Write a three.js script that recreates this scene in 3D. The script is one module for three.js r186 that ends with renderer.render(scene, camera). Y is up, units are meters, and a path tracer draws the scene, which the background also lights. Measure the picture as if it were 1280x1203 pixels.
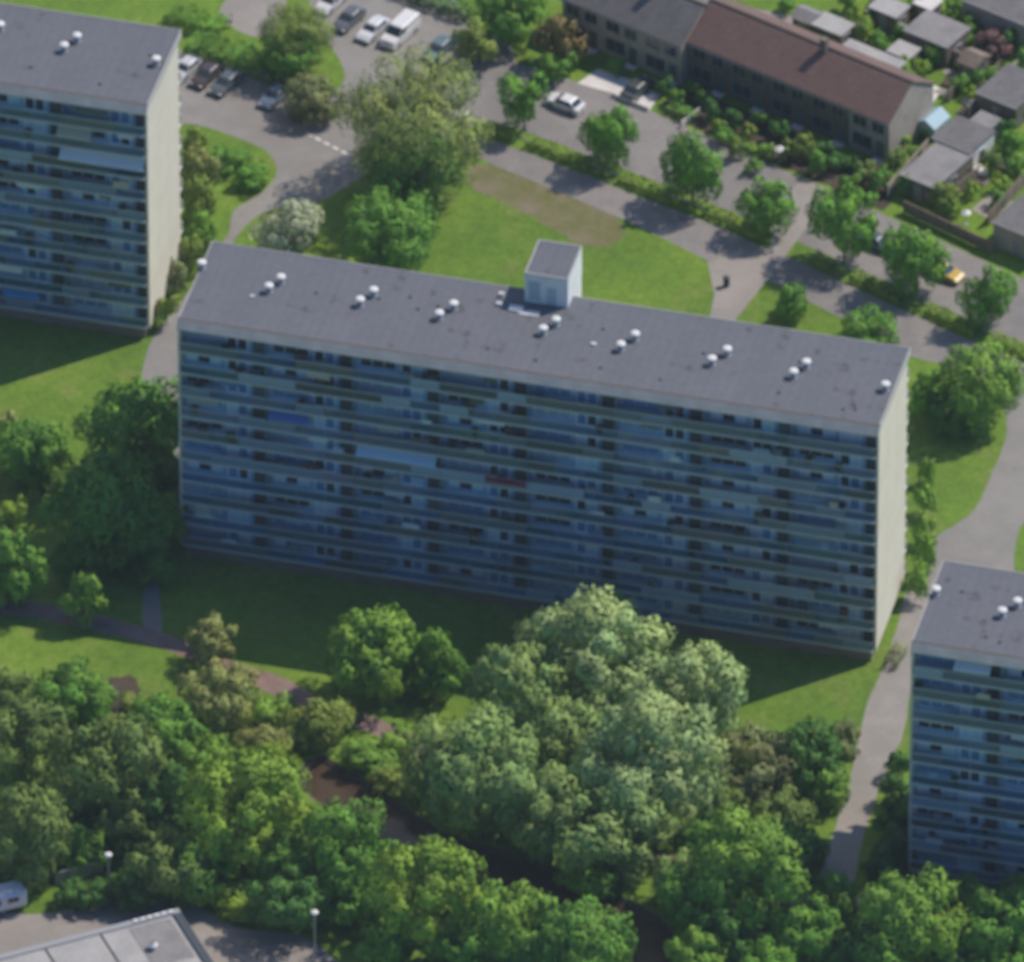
import * as THREE from 'three';
import { mergeGeometries } from 'three/addons/utils/BufferGeometryUtils.js';
import { RoundedBoxGeometry } from 'three/addons/geometries/RoundedBoxGeometry.js';
import { Sky } from 'three/addons/objects/Sky.js';

// ---------------------------------------------------------------- camera, sky, sun, exposure
const scene = new THREE.Scene();
const W0 = 1280, H0 = 1203, DIST = 2000, FPX = 24400, PITCH = Math.asin(0.609);
const camera = new THREE.PerspectiveCamera(2 * Math.atan(H0 / 2 / FPX) * 180 / Math.PI, W0 / H0, 100, 9000);
camera.position.set(0, DIST * Math.sin(PITCH), DIST * Math.cos(PITCH));
camera.lookAt(0, 0, 0);
camera.focus = 1000; camera.userData.fStop = 1.4;            // the photograph is slightly out of focus all over
camera.updateMatrixWorld();
const EL = 52 * Math.PI / 180;
const sunDir = new THREE.Vector3(0.884 * Math.cos(EL), Math.sin(EL), -0.468 * Math.cos(EL)).normalize();
const sky = new Sky();
sky.name = 'sky'; sky.userData.kind = 'structure';
sky.scale.setScalar(5000);
sky.material.uniforms.sunPosition.value.copy(sunDir);
sky.material.uniforms.turbidity.value = 4;
sky.material.uniforms.rayleigh.value = 1.1;
sky.material.uniforms.mieCoefficient.value = 0.004;
scene.add(sky);
scene.environmentIntensity = 0.14;
const sun = new THREE.DirectionalLight(0xfff0de, 4.2);
sun.position.copy(sunDir).multiplyScalar(300);
sun.castShadow = true;
sun.shadow.mapSize.set(4096, 4096);
Object.assign(sun.shadow.camera, { left: -110, right: 110, top: 110, bottom: -110, near: 10, far: 600 });
scene.add(sun);
const renderer = new THREE.WebGLRenderer({ antialias: true });
renderer.toneMapping = THREE.LinearToneMapping;
renderer.toneMappingExposure = 0.94;
renderer.shadowMap.enabled = true;

// ---------------------------------------------------------------- helpers
function rngOf(seed) { let s = seed >>> 0; return () => { s = (s + 0x6D2B79F5) | 0; let t = Math.imul(s ^ (s >>> 15), 1 | s); t = (t + Math.imul(t ^ (t >>> 7), 61 | t)) ^ t; return ((t ^ (t >>> 14)) >>> 0) / 4294967296; }; }
const rnd = rngOf(77);
const rr = (a, b, r = rnd) => a + (b - a) * r();
const pick = (a, r = rnd) => a[Math.floor(r() * a.length)];
const FWD = new THREE.Vector3(0, -Math.sin(PITCH), -Math.cos(PITCH)), UPV = new THREE.Vector3(0, Math.cos(PITCH), -Math.sin(PITCH));
// the point at height h seen at photograph pixel (px, py)
function at(px, py, h = 0) {
  const d = FWD.clone().multiplyScalar(FPX).addScaledVector(new THREE.Vector3(1, 0, 0), px - W0 / 2).addScaledVector(UPV, H0 / 2 - py);
  return camera.position.clone().addScaledVector(d, (h - camera.position.y) / d.y);
}
const M = (r, g, b, rough = 0.85, o = {}) => new THREE.MeshStandardMaterial({ color: new THREE.Color().setRGB(r, g, b), roughness: rough, ...o });
const used = new Map();
function numbered(n) { const k = used.get(n) || 0; used.set(n, k + 1); return k ? `${n}_${String(k).padStart(3, '0')}` : n; }
function tag(o, label, category, group) { o.userData.label = label; o.userData.category = category; if (group) o.userData.group = group; return o; }
function thing(name, label, category, pos, turn = 0, group) {
  const o = new THREE.Group(); o.name = numbered(name); o.position.copy(pos); o.rotation.y = turn; scene.add(o); return tag(o, label, category, group);
}
function part(parent, name, geo, mat, x = 0, y = 0, z = 0, turn = 0) {
  const o = new THREE.Mesh(geo, mat); o.name = name; o.position.set(x, y, z); o.rotation.y = turn; o.castShadow = o.receiveShadow = true; parent.add(o); return o;
}
const boxCache = new Map();
function box(w, h, d) {                       // box with uv in metres, centred on x and z, standing on y = 0
  const k = `${w.toFixed(3)},${h.toFixed(3)},${d.toFixed(3)}`; let g = boxCache.get(k); if (g) return g;
  g = new THREE.BoxGeometry(w, h, d); g.translate(0, h / 2, 0);
  const p = g.attributes.position, n = g.attributes.normal, uv = g.attributes.uv;
  for (let i = 0; i < p.count; i++) {
    if (Math.abs(n.getX(i)) > 0.5) uv.setXY(i, p.getZ(i), p.getY(i));
    else if (Math.abs(n.getY(i)) > 0.5) uv.setXY(i, p.getX(i), p.getZ(i));
    else uv.setXY(i, p.getX(i), p.getY(i));
  }
  boxCache.set(k, g); return g;
}
const B = (parent, name, mat, x0, x1, y0, y1, z0, z1) => part(parent, name, box(x1 - x0, y1 - y0, Math.abs(z1 - z0)), mat, (x0 + x1) / 2, y0, (z0 + z1) / 2);
function bg(x0, x1, y0, y1, z0, z1) { return box(x1 - x0, y1 - y0, Math.abs(z1 - z0)).clone().translate((x0 + x1) / 2, y0, (z0 + z1) / 2); }

// tiling value noise
function noiseField(n, period, seed) {
  const r = rngOf(seed), L = []; for (let i = 0; i < period * period; i++) L.push(r());
  return (x, y) => {
    const u = x / n * period, v = y / n * period, i = Math.floor(u), j = Math.floor(v); let f = u - i, g = v - j; f = f * f * (3 - 2 * f); g = g * g * (3 - 2 * g);
    const a = (p, q) => L[((q % period + period) % period) * period + (p % period + period) % period];
    return (a(i, j) * (1 - f) + a(i + 1, j) * f) * (1 - g) + (a(i, j + 1) * (1 - f) + a(i + 1, j + 1) * f) * g;
  };
}
const toS = c => Math.round(255 * (c <= 0.0031308 ? 12.92 * c : 1.055 * Math.pow(c, 1 / 2.4) - 0.055));
// mottled colour: fn(noise values, x, y) -> linear rgb
function texture(n, size, periods, seed, fn, srgb = true) {
  const N = periods.map((p, i) => noiseField(n, p, seed + i * 13)), r = rngOf(seed + 99), a = new Uint8Array(n * n * 4);
  for (let y = 0; y < n; y++) for (let x = 0; x < n; x++) {
    const c = fn(N.map(f => f(x, y)), r(), x / n * size, y / n * size), k = (y * n + x) * 4;
    for (let i = 0; i < 3; i++) a[k + i] = srgb ? toS(Math.min(1, Math.max(0, c[i]))) : 255 * Math.min(1, Math.max(0, c[i])); a[k + 3] = 255;
  }
  const t = new THREE.DataTexture(a, n, n); t.wrapS = t.wrapT = THREE.RepeatWrapping; t.magFilter = THREE.LinearFilter; t.minFilter = THREE.LinearMipmapLinearFilter; t.generateMipmaps = true;
  if (srgb) t.colorSpace = THREE.SRGBColorSpace; t.repeat.set(1 / size, 1 / size); t.needsUpdate = true; return t;
}
const mix = (a, b, t) => [a[0] + (b[0] - a[0]) * t, a[1] + (b[1] - a[1]) * t, a[2] + (b[2] - a[2]) * t];
const clamp = (x, a = 0, b = 1) => Math.min(b, Math.max(a, x));
const mapped = (tex, rough = 0.9, o = {}) => new THREE.MeshStandardMaterial({ map: tex, roughness: rough, ...o });
const mot = (c1, c2, size, seed, grain = 0.15, n = 512) => texture(n, size, [5, 17, 60], seed, (v, w) => {
  const t = clamp(v[0] * 0.5 + v[1] * 0.3 + v[2] * 0.2 + (w - 0.5) * grain * 2); return mix(c1, c2, clamp((t - 0.25) * 2));
});

// ---------------------------------------------------------------- materials
const grassTex = texture(1024, 70, [7, 23, 80, 240], 5, (v, w) => {
  let c = mix([0.098, 0.195, 0.014], [0.158, 0.262, 0.020], clamp(v[0] * 0.55 + v[1] * 0.45));
  c = mix(c, [0.180, 0.185, 0.055], clamp((v[1] * 0.6 + v[2] * 0.4 - 0.60) * 3) * 0.6);
  const k = 0.66 + 0.2 * v[0] + 0.36 * v[3] + 0.22 * (w - 0.5) + 0.2 * (v[2] - 0.5); return c.map(x => x * k);
});
const mats = {
  grass: mapped(grassTex, 0.95),
  asphalt: mapped(mot([0.215, 0.205, 0.188], [0.290, 0.276, 0.252], 34, 11, 0.25), 0.92),
  road: mapped(mot([0.190, 0.180, 0.170], [0.275, 0.258, 0.240], 29, 12, 0.25), 0.92),
  paving: mapped(mot([0.250, 0.230, 0.205], [0.340, 0.310, 0.280], 27, 13, 0.3), 0.92),
  pink: mapped(mot([0.190, 0.125, 0.112], [0.310, 0.220, 0.195], 8, 14, 0.3), 0.92),
  dirt: mapped(mot([0.120, 0.135, 0.030], [0.225, 0.185, 0.130], 9, 15, 0.35), 0.95),
  soil: mapped(mot([0.045, 0.034, 0.024], [0.095, 0.075, 0.050], 11, 16, 0.3), 0.95),
  slab: mapped(mot([0.560, 0.540, 0.520], [0.700, 0.680, 0.650], 9, 17, 0.2), 0.85),
  kerb: M(0.33, 0.32, 0.30),
  felt: mapped(texture(1024, 40, [6, 22, 90, 256], 21, (v, w, x) => {
    const strip = (Math.floor(x / 1.05) * 7919 % 13) / 13, seam = (x % 1.05) < 0.08 ? 0.82 : 1;
    const t = v[0] * 0.45 + v[1] * 0.3 + strip * 0.25, k = seam * (0.90 + 0.14 * v[2] + 0.08 * v[3] + 0.1 * (w - 0.5)), pud = clamp((v[1] * 0.7 + v[2] * 0.3 - 0.74) * 6);
    return mix(mix([0.114, 0.128, 0.146], [0.146, 0.152, 0.170], t), [0.066, 0.068, 0.072], pud * 0.85).map(c => c * k);
  }), 0.9),
  trim: M(0.115, 0.082, 0.060, 0.7), trimLight: M(0.42, 0.42, 0.40, 0.6),
  fascia: mapped(mot([0.42, 0.41, 0.39], [0.55, 0.53, 0.50], 13, 23, 0.12, 256), 0.85),
  panels: [0, 1, 2].map(i => mapped(texture(256, 9 + i, [4, 40, 90], 25 + i, (v, w, x, y) => { const st = Math.sin(x * 5.1 + 3 * v[0]) * Math.sin(x * 13.7 + 2 * v[0]); const t = clamp(v[0] * 0.45 + v[1] * 0.2 + 0.18 + (w - 0.5) * 0.15 + 0.16 * st); return mix([0.62 + i * 0.012, 0.555 + i * 0.012, 0.45 + i * 0.008], [0.78, 0.705, 0.59], t); }), 0.88)),
  slabEdge: M(0.62, 0.62, 0.58, 0.8), rail: M(0.58, 0.60, 0.58, 0.5),
  wallBlue: mapped(mot([0.32, 0.45, 0.60], [0.46, 0.59, 0.74], 8, 31, 0.15, 256), 0.8),
  plinth: mapped(mot([0.190, 0.145, 0.115], [0.280, 0.220, 0.180], 5, 33, 0.3, 256), 0.9),
  cloth: [M(0.62, 0.66, 0.70), M(0.42, 0.52, 0.66), M(0.30, 0.34, 0.36), M(0.10, 0.13, 0.14), M(0.50, 0.47, 0.38), M(0.12, 0.20, 0.36), M(0.09, 0.13, 0.09), M(0.70, 0.74, 0.78), M(0.22, 0.36, 0.52)],
  divider: M(0.24, 0.29, 0.33),
  frameWhite: M(0.84, 0.87, 0.90, 0.5), frame: M(0.74, 0.76, 0.76, 0.5), frameDark: M(0.40, 0.45, 0.48, 0.5),
  glass: M(0.045, 0.060, 0.075, 0.08), glassBlue: M(0.14, 0.28, 0.48, 0.10), curtain: M(0.66, 0.75, 0.82, 0.35), blind: M(0.36, 0.44, 0.52, 0.4),
  houseFrame: M(0.26, 0.27, 0.26, 0.6),
  store: M(0.085, 0.095, 0.095, 0.8), recessShadeLight: M(0.14, 0.16, 0.16, 0.8),  // dark tones that paint the shade of the balcony recesses
  balcony: [M(0.11, 0.16, 0.20, 0.3), M(0.14, 0.19, 0.23, 0.35), M(0.18, 0.26, 0.37, 0.4), M(0.07, 0.10, 0.12, 0.3), M(0.30, 0.40, 0.52, 0.45), M(0.10, 0.15, 0.23, 0.3), M(0.14, 0.16, 0.16, 0.4)],
  screen: [[0.58, 0.80, 0.95], [0.52, 0.76, 0.84], [0.70, 0.84, 0.97]].map(c => new THREE.MeshPhysicalMaterial({ color: new THREE.Color().setRGB(...c), transmission: 1, thickness: 0, roughness: 0.08 })),
  white: M(0.72, 0.72, 0.70, 0.8), whitePaint: mapped(mot([0.74, 0.74, 0.71], [0.84, 0.83, 0.80], 6, 35, 0.1, 256), 0.7), metal: M(0.32, 0.33, 0.34, 0.5), dark: M(0.03, 0.03, 0.032, 0.6), rubber: M(0.018, 0.018, 0.018, 0.85),
  bark: mapped(mot([0.060, 0.045, 0.032], [0.120, 0.095, 0.070], 3, 41, 0.3, 256), 0.95),
  brick: mapped(mot([0.130, 0.105, 0.080], [0.210, 0.170, 0.130], 4, 43, 0.3, 256), 0.9),
  gable: mapped(mot([0.360, 0.300, 0.240], [0.470, 0.400, 0.330], 5, 44, 0.2, 256), 0.9),
  redTile: mapped(texture(512, 6, [5, 20, 60], 45, (v, w, x, y) => { const row = (y % 0.34) < 0.07 ? 0.7 : 1, col = (x % 0.3) < 0.05 ? 0.85 : 1; return mix([0.150, 0.092, 0.080], [0.215, 0.135, 0.115], v[0] * 0.4 + v[1] * 0.6 + (w - 0.5) * 0.25).map(c => c * row * col * (0.85 + 0.3 * v[2])); }), 0.85),
  greyTile: mapped(texture(512, 6, [5, 20, 60], 46, (v, w, x, y) => { const row = (y % 0.34) < 0.07 ? 0.7 : 1; return mix([0.120, 0.118, 0.118], [0.190, 0.185, 0.180], v[0] * 0.4 + v[1] * 0.6 + (w - 0.5) * 0.25).map(c => c * row * (0.85 + 0.3 * v[2])); }), 0.85),
  flatRoof: mapped(mot([0.200, 0.195, 0.190], [0.285, 0.275, 0.265], 6, 47, 0.2, 256), 0.9),
  paleRoof: mapped(mot([0.330, 0.325, 0.310], [0.420, 0.410, 0.390], 7, 48, 0.2, 256), 0.9),
  wood: mapped(mot([0.160, 0.125, 0.090], [0.270, 0.220, 0.170], 3, 49, 0.3, 256), 0.9),
  paleWood: mapped(mot([0.330, 0.290, 0.240], [0.450, 0.410, 0.350], 3, 50, 0.3, 256), 0.9),
};
// ---------------------------------------------------------------- the ground
const layerOf = k => 0.004 * k;
function shapeOf(pts, smooth, wobble = 0) {
  let P = pts.map(p => { const q = at(p[0], p[1]); return new THREE.Vector2(q.x, -q.z); });
  if (smooth) { const c = new THREE.CatmullRomCurve3(P.map(p => new THREE.Vector3(p.x, p.y, 0)), true, 'centripetal'); P = c.getPoints(P.length * 8).slice(0, -1).map(p => new THREE.Vector2(p.x, p.y)); }
  if (wobble) { const r = rngOf(pts.length * 31 + Math.round(pts[0][0])); P.forEach(p => { p.x += rr(-wobble, wobble, r); p.y += rr(-wobble, wobble, r); }); }
  return P;
}
const paved = [];
function sheet(name, pts, mat, layer, smooth = true, wobble = 0.05) {
  const P = shapeOf(pts, smooth, wobble), g = new THREE.ShapeGeometry(new THREE.Shape(P)); g.rotateX(-Math.PI / 2);
  const o = new THREE.Mesh(g, mat); o.name = numbered(name); o.position.y = layerOf(layer); o.receiveShadow = true; o.userData.kind = 'structure'; scene.add(o); paved.push(P); return o;
}
const waterPts = [[376, 962], [400, 944], [430, 960], [470, 984], [520, 1018], [570, 1046], [640, 1066], [690, 1084], [740, 1110], [800, 1132], [850, 1170], [872, 1225], [880, 1300], [810, 1300], [800, 1230], [780, 1190], [720, 1162], [650, 1135], [590, 1110], [540, 1084], [500, 1060], [450, 1034], [410, 1012], [382, 990]];
{
  const hole = shapeOf(waterPts, true, 0.12), big = 1500;
  const s = new THREE.Shape([[-big, -big], [big, -big], [big, big], [-big, big]].map(a => new THREE.Vector2(...a)));
  s.holes.push(new THREE.Path(hole));
  const g = new THREE.ShapeGeometry(s); g.rotateX(-Math.PI / 2);
  const o = new THREE.Mesh(g, mats.grass); o.name = 'ground'; o.receiveShadow = true; o.userData.kind = 'structure'; scene.add(o);
  const c = hole.reduce((a, p) => a.add(p), new THREE.Vector2()).divideScalar(hole.length);
  // bank: ring from the rim down to the water
  const pos = [], idx = [], uv = [], n = hole.length;
  let area = 0; hole.forEach((p, i) => { const q = hole[(i + 1) % n]; area += p.x * q.y - q.x * p.y; });
  const sg = area > 0 ? 1 : -1, rb = rngOf(4);
  for (let i = 0; i < n; i++) {
    const a = hole[(i + n - 1) % n], b = hole[(i + 1) % n], t = b.clone().sub(a).normalize(), nx = -t.y * sg, ny = t.x * sg, p = hole[i];
    for (const [off, y] of [[0, 0], [0.35 + 0.2 * rb(), -0.3], [0.75, -0.75]]) { pos.push(p.x + nx * off, y, -(p.y + ny * off)); uv.push(p.x + nx * off, p.y + ny * off); }
  }
  for (let i = 0; i < n; i++) for (let k = 0; k < 2; k++) { const a = i * 3 + k, b = ((i + 1) % n) * 3 + k; idx.push(a, b, a + 1, b, b + 1, a + 1); }
  const bgm = new THREE.BufferGeometry(); bgm.setAttribute('position', new THREE.Float32BufferAttribute(pos, 3)); bgm.setAttribute('uv', new THREE.Float32BufferAttribute(uv, 2)); bgm.setIndex(idx); bgm.computeVertexNormals();
  const bank = new THREE.Mesh(bgm, Object.assign(mats.soil.clone(), { side: THREE.DoubleSide })); bank.name = 'ditch_bank'; bank.receiveShadow = true; bank.userData.kind = 'structure'; scene.add(bank);
  const wg = new THREE.ShapeGeometry(new THREE.Shape(hole)); wg.rotateX(-Math.PI / 2);
  const w = new THREE.Mesh(wg, mapped(mot([0.050, 0.034, 0.022], [0.085, 0.058, 0.038], 23, 18, 0.1, 256), 0.12)); w.name = 'water'; w.position.y = -0.5; w.receiveShadow = true; w.userData.kind = 'structure'; scene.add(w);
}
sheet('access_road', [[200, 62], [250, 72], [300, 84], [350, 98], [385, 135], [430, 100], [398, 30], [390, -20], [548, -20], [585, 20], [640, 60], [640, 100], [600, 150], [520, 190], [465, 215], [430, 235], [400, 252], [340, 262], [312, 278], [290, 305], [272, 360], [250, 440], [232, 545], [214, 600], [184, 598], [176, 480], [190, 425], [232, 370], [262, 325], [286, 290], [292, 264], [330, 238], [346, 212], [334, 190], [290, 170], [250, 157], [200, 148]], mats.asphalt, 1);
sheet('side_path', [[210, 604], [204, 680], [198, 730], [200, 790], [182, 786], [184, 700], [190, 602]], mats.asphalt, 1);
sheet('parking_court', [[275, 20], [296, -12], [352, -20], [348, 30], [322, 46]], mats.paving, 1);
sheet('street', [[560, 70], [600, 60], [650, 80], [690, 92], [765, 117], [862, 160], [960, 203], [1030, 236], [1100, 266], [1200, 312], [1330, 372], [1330, 452], [1200, 394], [1100, 349], [1000, 303], [900, 259], [800, 219], [700, 181], [640, 158], [590, 148], [560, 120]], mats.road, 2, false, 0.02);
sheet('footpath', [[575, 186], [600, 168], [640, 184], [700, 206], [800, 246], [900, 284], [1000, 328], [1100, 374], [1200, 420], [1330, 476], [1330, 520], [1262, 492], [1200, 462], [1140, 446], [1096, 418], [1040, 392], [960, 350], [885, 326], [800, 284], [700, 240], [620, 208]], mats.road, 3, false, 0.05);
sheet('cross_path', [[1004, 222], [1034, 236], [1018, 270], [984, 318], [950, 362], [915, 405], [880, 460], [850, 455], [886, 402], [893, 368], [884, 328], [930, 312], [970, 262]], mats.paving, 4, false, 0.03);
sheet('curved_path', [[1262, 486], [1300, 480], [1360, 560], [1330, 640], [1284, 650], [1268, 690], [1262, 740], [1180, 738], [1170, 704], [1172, 672], [1214, 642], [1240, 592], [1258, 545]], mats.asphalt, 1);
sheet('end_path', [[1142, 722], [1172, 704], [1158, 780], [1140, 850], [1130, 915], [1100, 985], [1076, 1060], [1052, 1140], [1014, 1150], [1030, 1080], [1044, 1036], [1066, 960], [1084, 880], [1104, 836], [1120, 790]], mats.paving, 2);
sheet('brick_path', [[-40, 738], [60, 756], [200, 790], [300, 830], [345, 844], [400, 872], [470, 898], [540, 930], [700, 1006], [830, 1066], [900, 1086], [980, 1114], [1080, 1124], [1080, 1144], [960, 1132], [890, 1104], [820, 1084], [690, 1023], [530, 949], [460, 916], [385, 888], [325, 862], [200, 810], [60, 776], [-40, 758]], mats.pink, 3);
sheet('service_yard', [[-60, 1150], [60, 1142], [150, 1128], [240, 1130], [290, 1158], [380, 1172], [430, 1215], [450, 1330], [-60, 1330]], mats.paving, 1);
sheet('worn_earth', [[590, 208], [640, 210], [700, 236], [770, 272], [782, 292], [760, 308], [715, 300], [680, 280], [640, 258], [600, 240], [582, 222]], mats.dirt, 1, true, 0.35);
sheet('worn_earth', [[135, 850], [165, 846], [176, 870], [166, 900], [148, 898], [138, 872]], mats.soil, 1, true, 0.25);
sheet('garden_shade_bed', [[840, 116], [880, 118], [960, 152], [1040, 186], [1110, 214], [1104, 262], [1040, 236], [960, 200], [880, 164], [832, 142]], mats.soil, 1, true, 0.2);  // dark soil sheet; the shade over the front gardens is put into its colour
for (let i = 0; i < 5; i++) { const x = 384 + i * 11, y = 166 + i * 5.6; sheet('road_marking', [[x, y], [x + 7, y + 3.4], [x + 5, y + 5], [x - 2, y + 1.6]], mats.white, 4, false, 0); }
sheet('driveway', [[722, 104], [748, 86], [790, 100], [812, 112], [826, 118], [812, 138], [770, 118]], mats.slab, 3, false, 0);
{
  const bed = sheet('hedge_verge', [[596, 152], [640, 165], [700, 188], [800, 226], [900, 266], [968, 296], [960, 312], [900, 284], [800, 244], [700, 206], [640, 184], [592, 168]], mats.grass, 5, false, 0.03);
  const bed2 = sheet('hedge_verge', [[1018, 318], [1100, 356], [1200, 402], [1330, 460], [1330, 474], [1200, 419], [1100, 373], [1008, 330]], mats.grass, 5, false, 0.03);
  // kerb stones along both beds, on the street side
  for (const [a, b] of [[[596, 151], [968, 295]], [[1018, 317], [1330, 459]]]) {
    const p = at(...a), q = at(...b), L = p.distanceTo(q), t = Math.atan2(-(q.z - p.z), q.x - p.x);
    const k = new THREE.Mesh(box(L, 0.12, 0.14), mats.kerb); k.name = numbered('kerb'); k.position.copy(p).add(q).multiplyScalar(0.5); k.rotation.y = t; k.userData.kind = 'structure'; k.castShadow = k.receiveShadow = true; scene.add(k);
  }
}

// ---------------------------------------------------------------- apartment towers
const A = at(220, 402, 30), Bc = at(1098, 537, 30), ALPHA = Math.atan2(Bc.z - A.z, Bc.x - A.x), LEN = A.distanceTo(Bc);
const U = new THREE.Vector3(Math.cos(ALPHA), 0, Math.sin(ALPHA)), V = new THREE.Vector3(Math.sin(ALPHA), 0, -Math.cos(ALPHA));
const Dc = at(262, 300, 30), DEP = Dc.clone().sub(A).dot(V), BAY = LEN / 8, FL = 2.74, Y0 = 1.6;
const winA = (() => { const w = 3.8, h = 1.85, t = 0.08, d = 0.1; return mergeGeometries([bg(-w / 2, w / 2, 0, t, -d / 2, d / 2), bg(-w / 2, w / 2, h - t, h, -d / 2, d / 2), ...[-w / 2, -w / 6 - t / 2, w / 6 - t / 2, w / 2 - t].map(x => bg(x, x + t, t, h - t, -d / 2, d / 2))]); })();
const winB = (() => { const w = 2.3, h = 2.3, t = 0.17, d = 0.1; return mergeGeometries([bg(-w / 2, w / 2, 0, t * 1.4, -d / 2, d / 2), bg(-w / 2, w / 2, h - t * 1.4, h, -d / 2, d / 2), ...[-w / 2, -t / 2, w / 2 - t].map(x => bg(x, x + t, t * 1.4, h - t * 1.4, -d / 2, d / 2))]); })();
const capGeo = new THREE.LatheGeometry([[0.001, 0.24], [0.26, 0.22], [0.44, 0.14], [0.50, 0.03], [0.48, -0.02], [0.30, 0.0]].map(p => new THREE.Vector2(...p)), 18);
const pipeGeo = new THREE.LatheGeometry([[0.40, 0], [0.40, 0.08], [0.30, 0.12], [0.28, 0.82], [0.2, 0.84]].map(p => new THREE.Vector2(...p)), 16);
function vent(root, x, z, y = 29.9) {
  const v = part(root, 'roof_vent', pipeGeo, mats.metal, x, y, z); part(v, 'vent_cap', capGeo, mats.white, 0, 0.78, 0); return v;
}
function awning(root, x0, x1, k, mat, label, drop = 0.95) {     // cloth falling from under the slab above to just outside the rail
  const y = Y0 + FL * (k + 1) - 0.28, s = new THREE.Shape([[-1.45, y], [-0.02, y - drop], [0.0, y - drop], [0.0, y - drop - 0.22], [-0.03, y - drop - 0.22], [-0.05, y - drop - 0.04], [-1.45, y - 0.05]].map(a => new THREE.Vector2(...a)));
  const g = new THREE.ExtrudeGeometry(s, { depth: x1 - x0, bevelEnabled: false }); g.rotateY(-Math.PI / 2); g.translate(x1, 0, 0);   // shape x becomes z, depth runs along x
  const o = part(root, 'awning', g, mat); o.userData.label = label; return o;
}
function tower(label, pos, nb, vents, seed) {
  const r = rngOf(seed), L = nb * BAY, t = thing('apartment_tower', label, 'apartment building', pos, -ALPHA);
  const zb = -(DEP - 1.4);
  B(t, 'plinth', mats.plinth, 0.5, L - 0.5, 0, Y0 - 0.21, -0.4, zb + 0.4);
  B(t, 'wall', mats.wallBlue, 0.27, L - 0.27, Y0 - 0.2, 28.98, -1.6, zb);
  for (let k = 0; k < 10; k++) {
    const y = Y0 + FL * k, top = k === 9 ? 28.95 : y + FL;
    B(t, 'balcony_slab', mats.slabEdge, 0.28, L - 0.28, y - 0.2, y - 0.001, -0.06, -1.595);
    B(t, 'handrail', mats.rail, 0.3, L - 0.3, y + 1.0, y + 1.08, -0.07, -0.19);
    const np = nb * 3, pw = (L - 0.7) / np; let m = pick(mats.balcony, r);
    for (let i = 0; i < np; i++) {
      if (r() < 0.7) m = r() < 0.5 ? pick(mats.screen, r) : pick(mats.balcony, r);
      B(t, 'balcony_panel', m, 0.35 + i * pw + 0.025, 0.35 + (i + 1) * pw - 0.025, y + 0.10, y + 0.985, -0.10, -0.14);
    }
    B(t, 'gallery_slab', mats.slabEdge, 0.1, L - 0.1, y - 0.2, y, zb + 0.002, -DEP + 0.05);
    B(t, 'gallery_parapet', mats.panels[1], 0.1, L - 0.1, y + 0.002, y + 1.05, -DEP + 0.17, -DEP + 0.07);
    for (const [e0, e1] of [[0, 0.265], [L - 0.265, L]]) {
      const z0 = -0.45, zw = (z0 - zb) / 3;
      for (let j = 0; j < 3; j++) B(t, 'wall_panel', pick(mats.panels, r), e0, e1, y - 0.2 + 0.008, top - 0.2 - 0.008 + (k === 9 ? 0.2 : 0), z0 - j * zw - 0.008, z0 - (j + 1) * zw + 0.008);
    }
    for (let b = 0; b < nb; b++) {
      const x = b * BAY, h = top - y - 0.2;
      if (b) B(t, 'balcony_divider', mats.divider, x - 0.06, x + 0.06, y, top - 0.2, -0.7, -1.597);
      const w1 = part(t, 'window', winA, r() < 0.6 ? mats.frameDark : mats.frame, x + 2.45, y + 0.55, -1.555);
      const pm = r(); for (let i = 0; i < 3; i++) B(w1, 'pane', pm < 0.30 ? mats.glass : pm < 0.60 ? mats.glassBlue : pm < 0.82 ? mats.blind : (i === 1 ? mats.glass : mats.curtain), -1.82 + i * 1.235, -0.65 + i * 1.235, 0.085, 1.765, 0.01, -0.02);
      const w2 = part(t, 'window', winB, mats.frameWhite, x + 5.95, y + 0.02, -1.555); w2.userData.label = 'tall balcony door window with white frame';
      for (let i = 0; i < 2; i++) { const q = r(); B(w2, 'pane', q < 0.45 ? mats.glassBlue : q < 0.7 ? mats.glass : mats.curtain, -0.98 + i * 1.065, -0.085 + i * 1.065, 0.238, 2.062, 0.01, -0.02); }
      if (r() < 0.34) { const sw = rr(0.9, 3.6, r), sx = x + rr(0.4, BAY - 0.4 - sw, r); B(t, 'roller_screen', pick(mats.cloth, r), sx, sx + sw, top - 0.2 - rr(0.35, 0.95, r), top - 0.202, -0.2, -0.23); }
      if (r() < 0.26) { const sw = rr(0.7, 2.2, r), sx = x + rr(0.3, BAY - 0.4 - sw, r); B(t, 'privacy_screen', pick(mats.cloth, r), sx, sx + sw, y + 1.082, y + rr(1.4, 1.9, r), -0.11, -0.14); }
      B(t, 'recess_shade_panel', r() < 0.7 ? mats.store : mats.recessShadeLight, x + 7.55, x + BAY - 0.3, y + 0.03, y + 2.25, -1.5, -1.597);  // flat dark panel; its colour stands in for the shade of a recess
    }
  }
  B(t, 'fascia', mats.fascia, 0, L, 28.99, 29.78, -0.62, -DEP);
  const sg = new THREE.ExtrudeGeometry(new THREE.Shape([[-0.618, 28.98], [0, 28.98], [0.02, 29.06], [-0.56, 29.86], [-0.618, 29.86]].map(a => new THREE.Vector2(...a))), { depth: L, bevelEnabled: false }); sg.rotateY(-Math.PI / 2); sg.translate(L, 0, 0);
  part(t, 'sloped_coping', sg, mats.fascia);
  B(t, 'roof', mats.felt, 0.1, L - 0.1, 29.785, 29.9, -0.80, -DEP + 0.1);
  B(t, 'roof_edge', mats.trim, 0, L, 29.784, 29.93, -0.625, -0.795);
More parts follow.
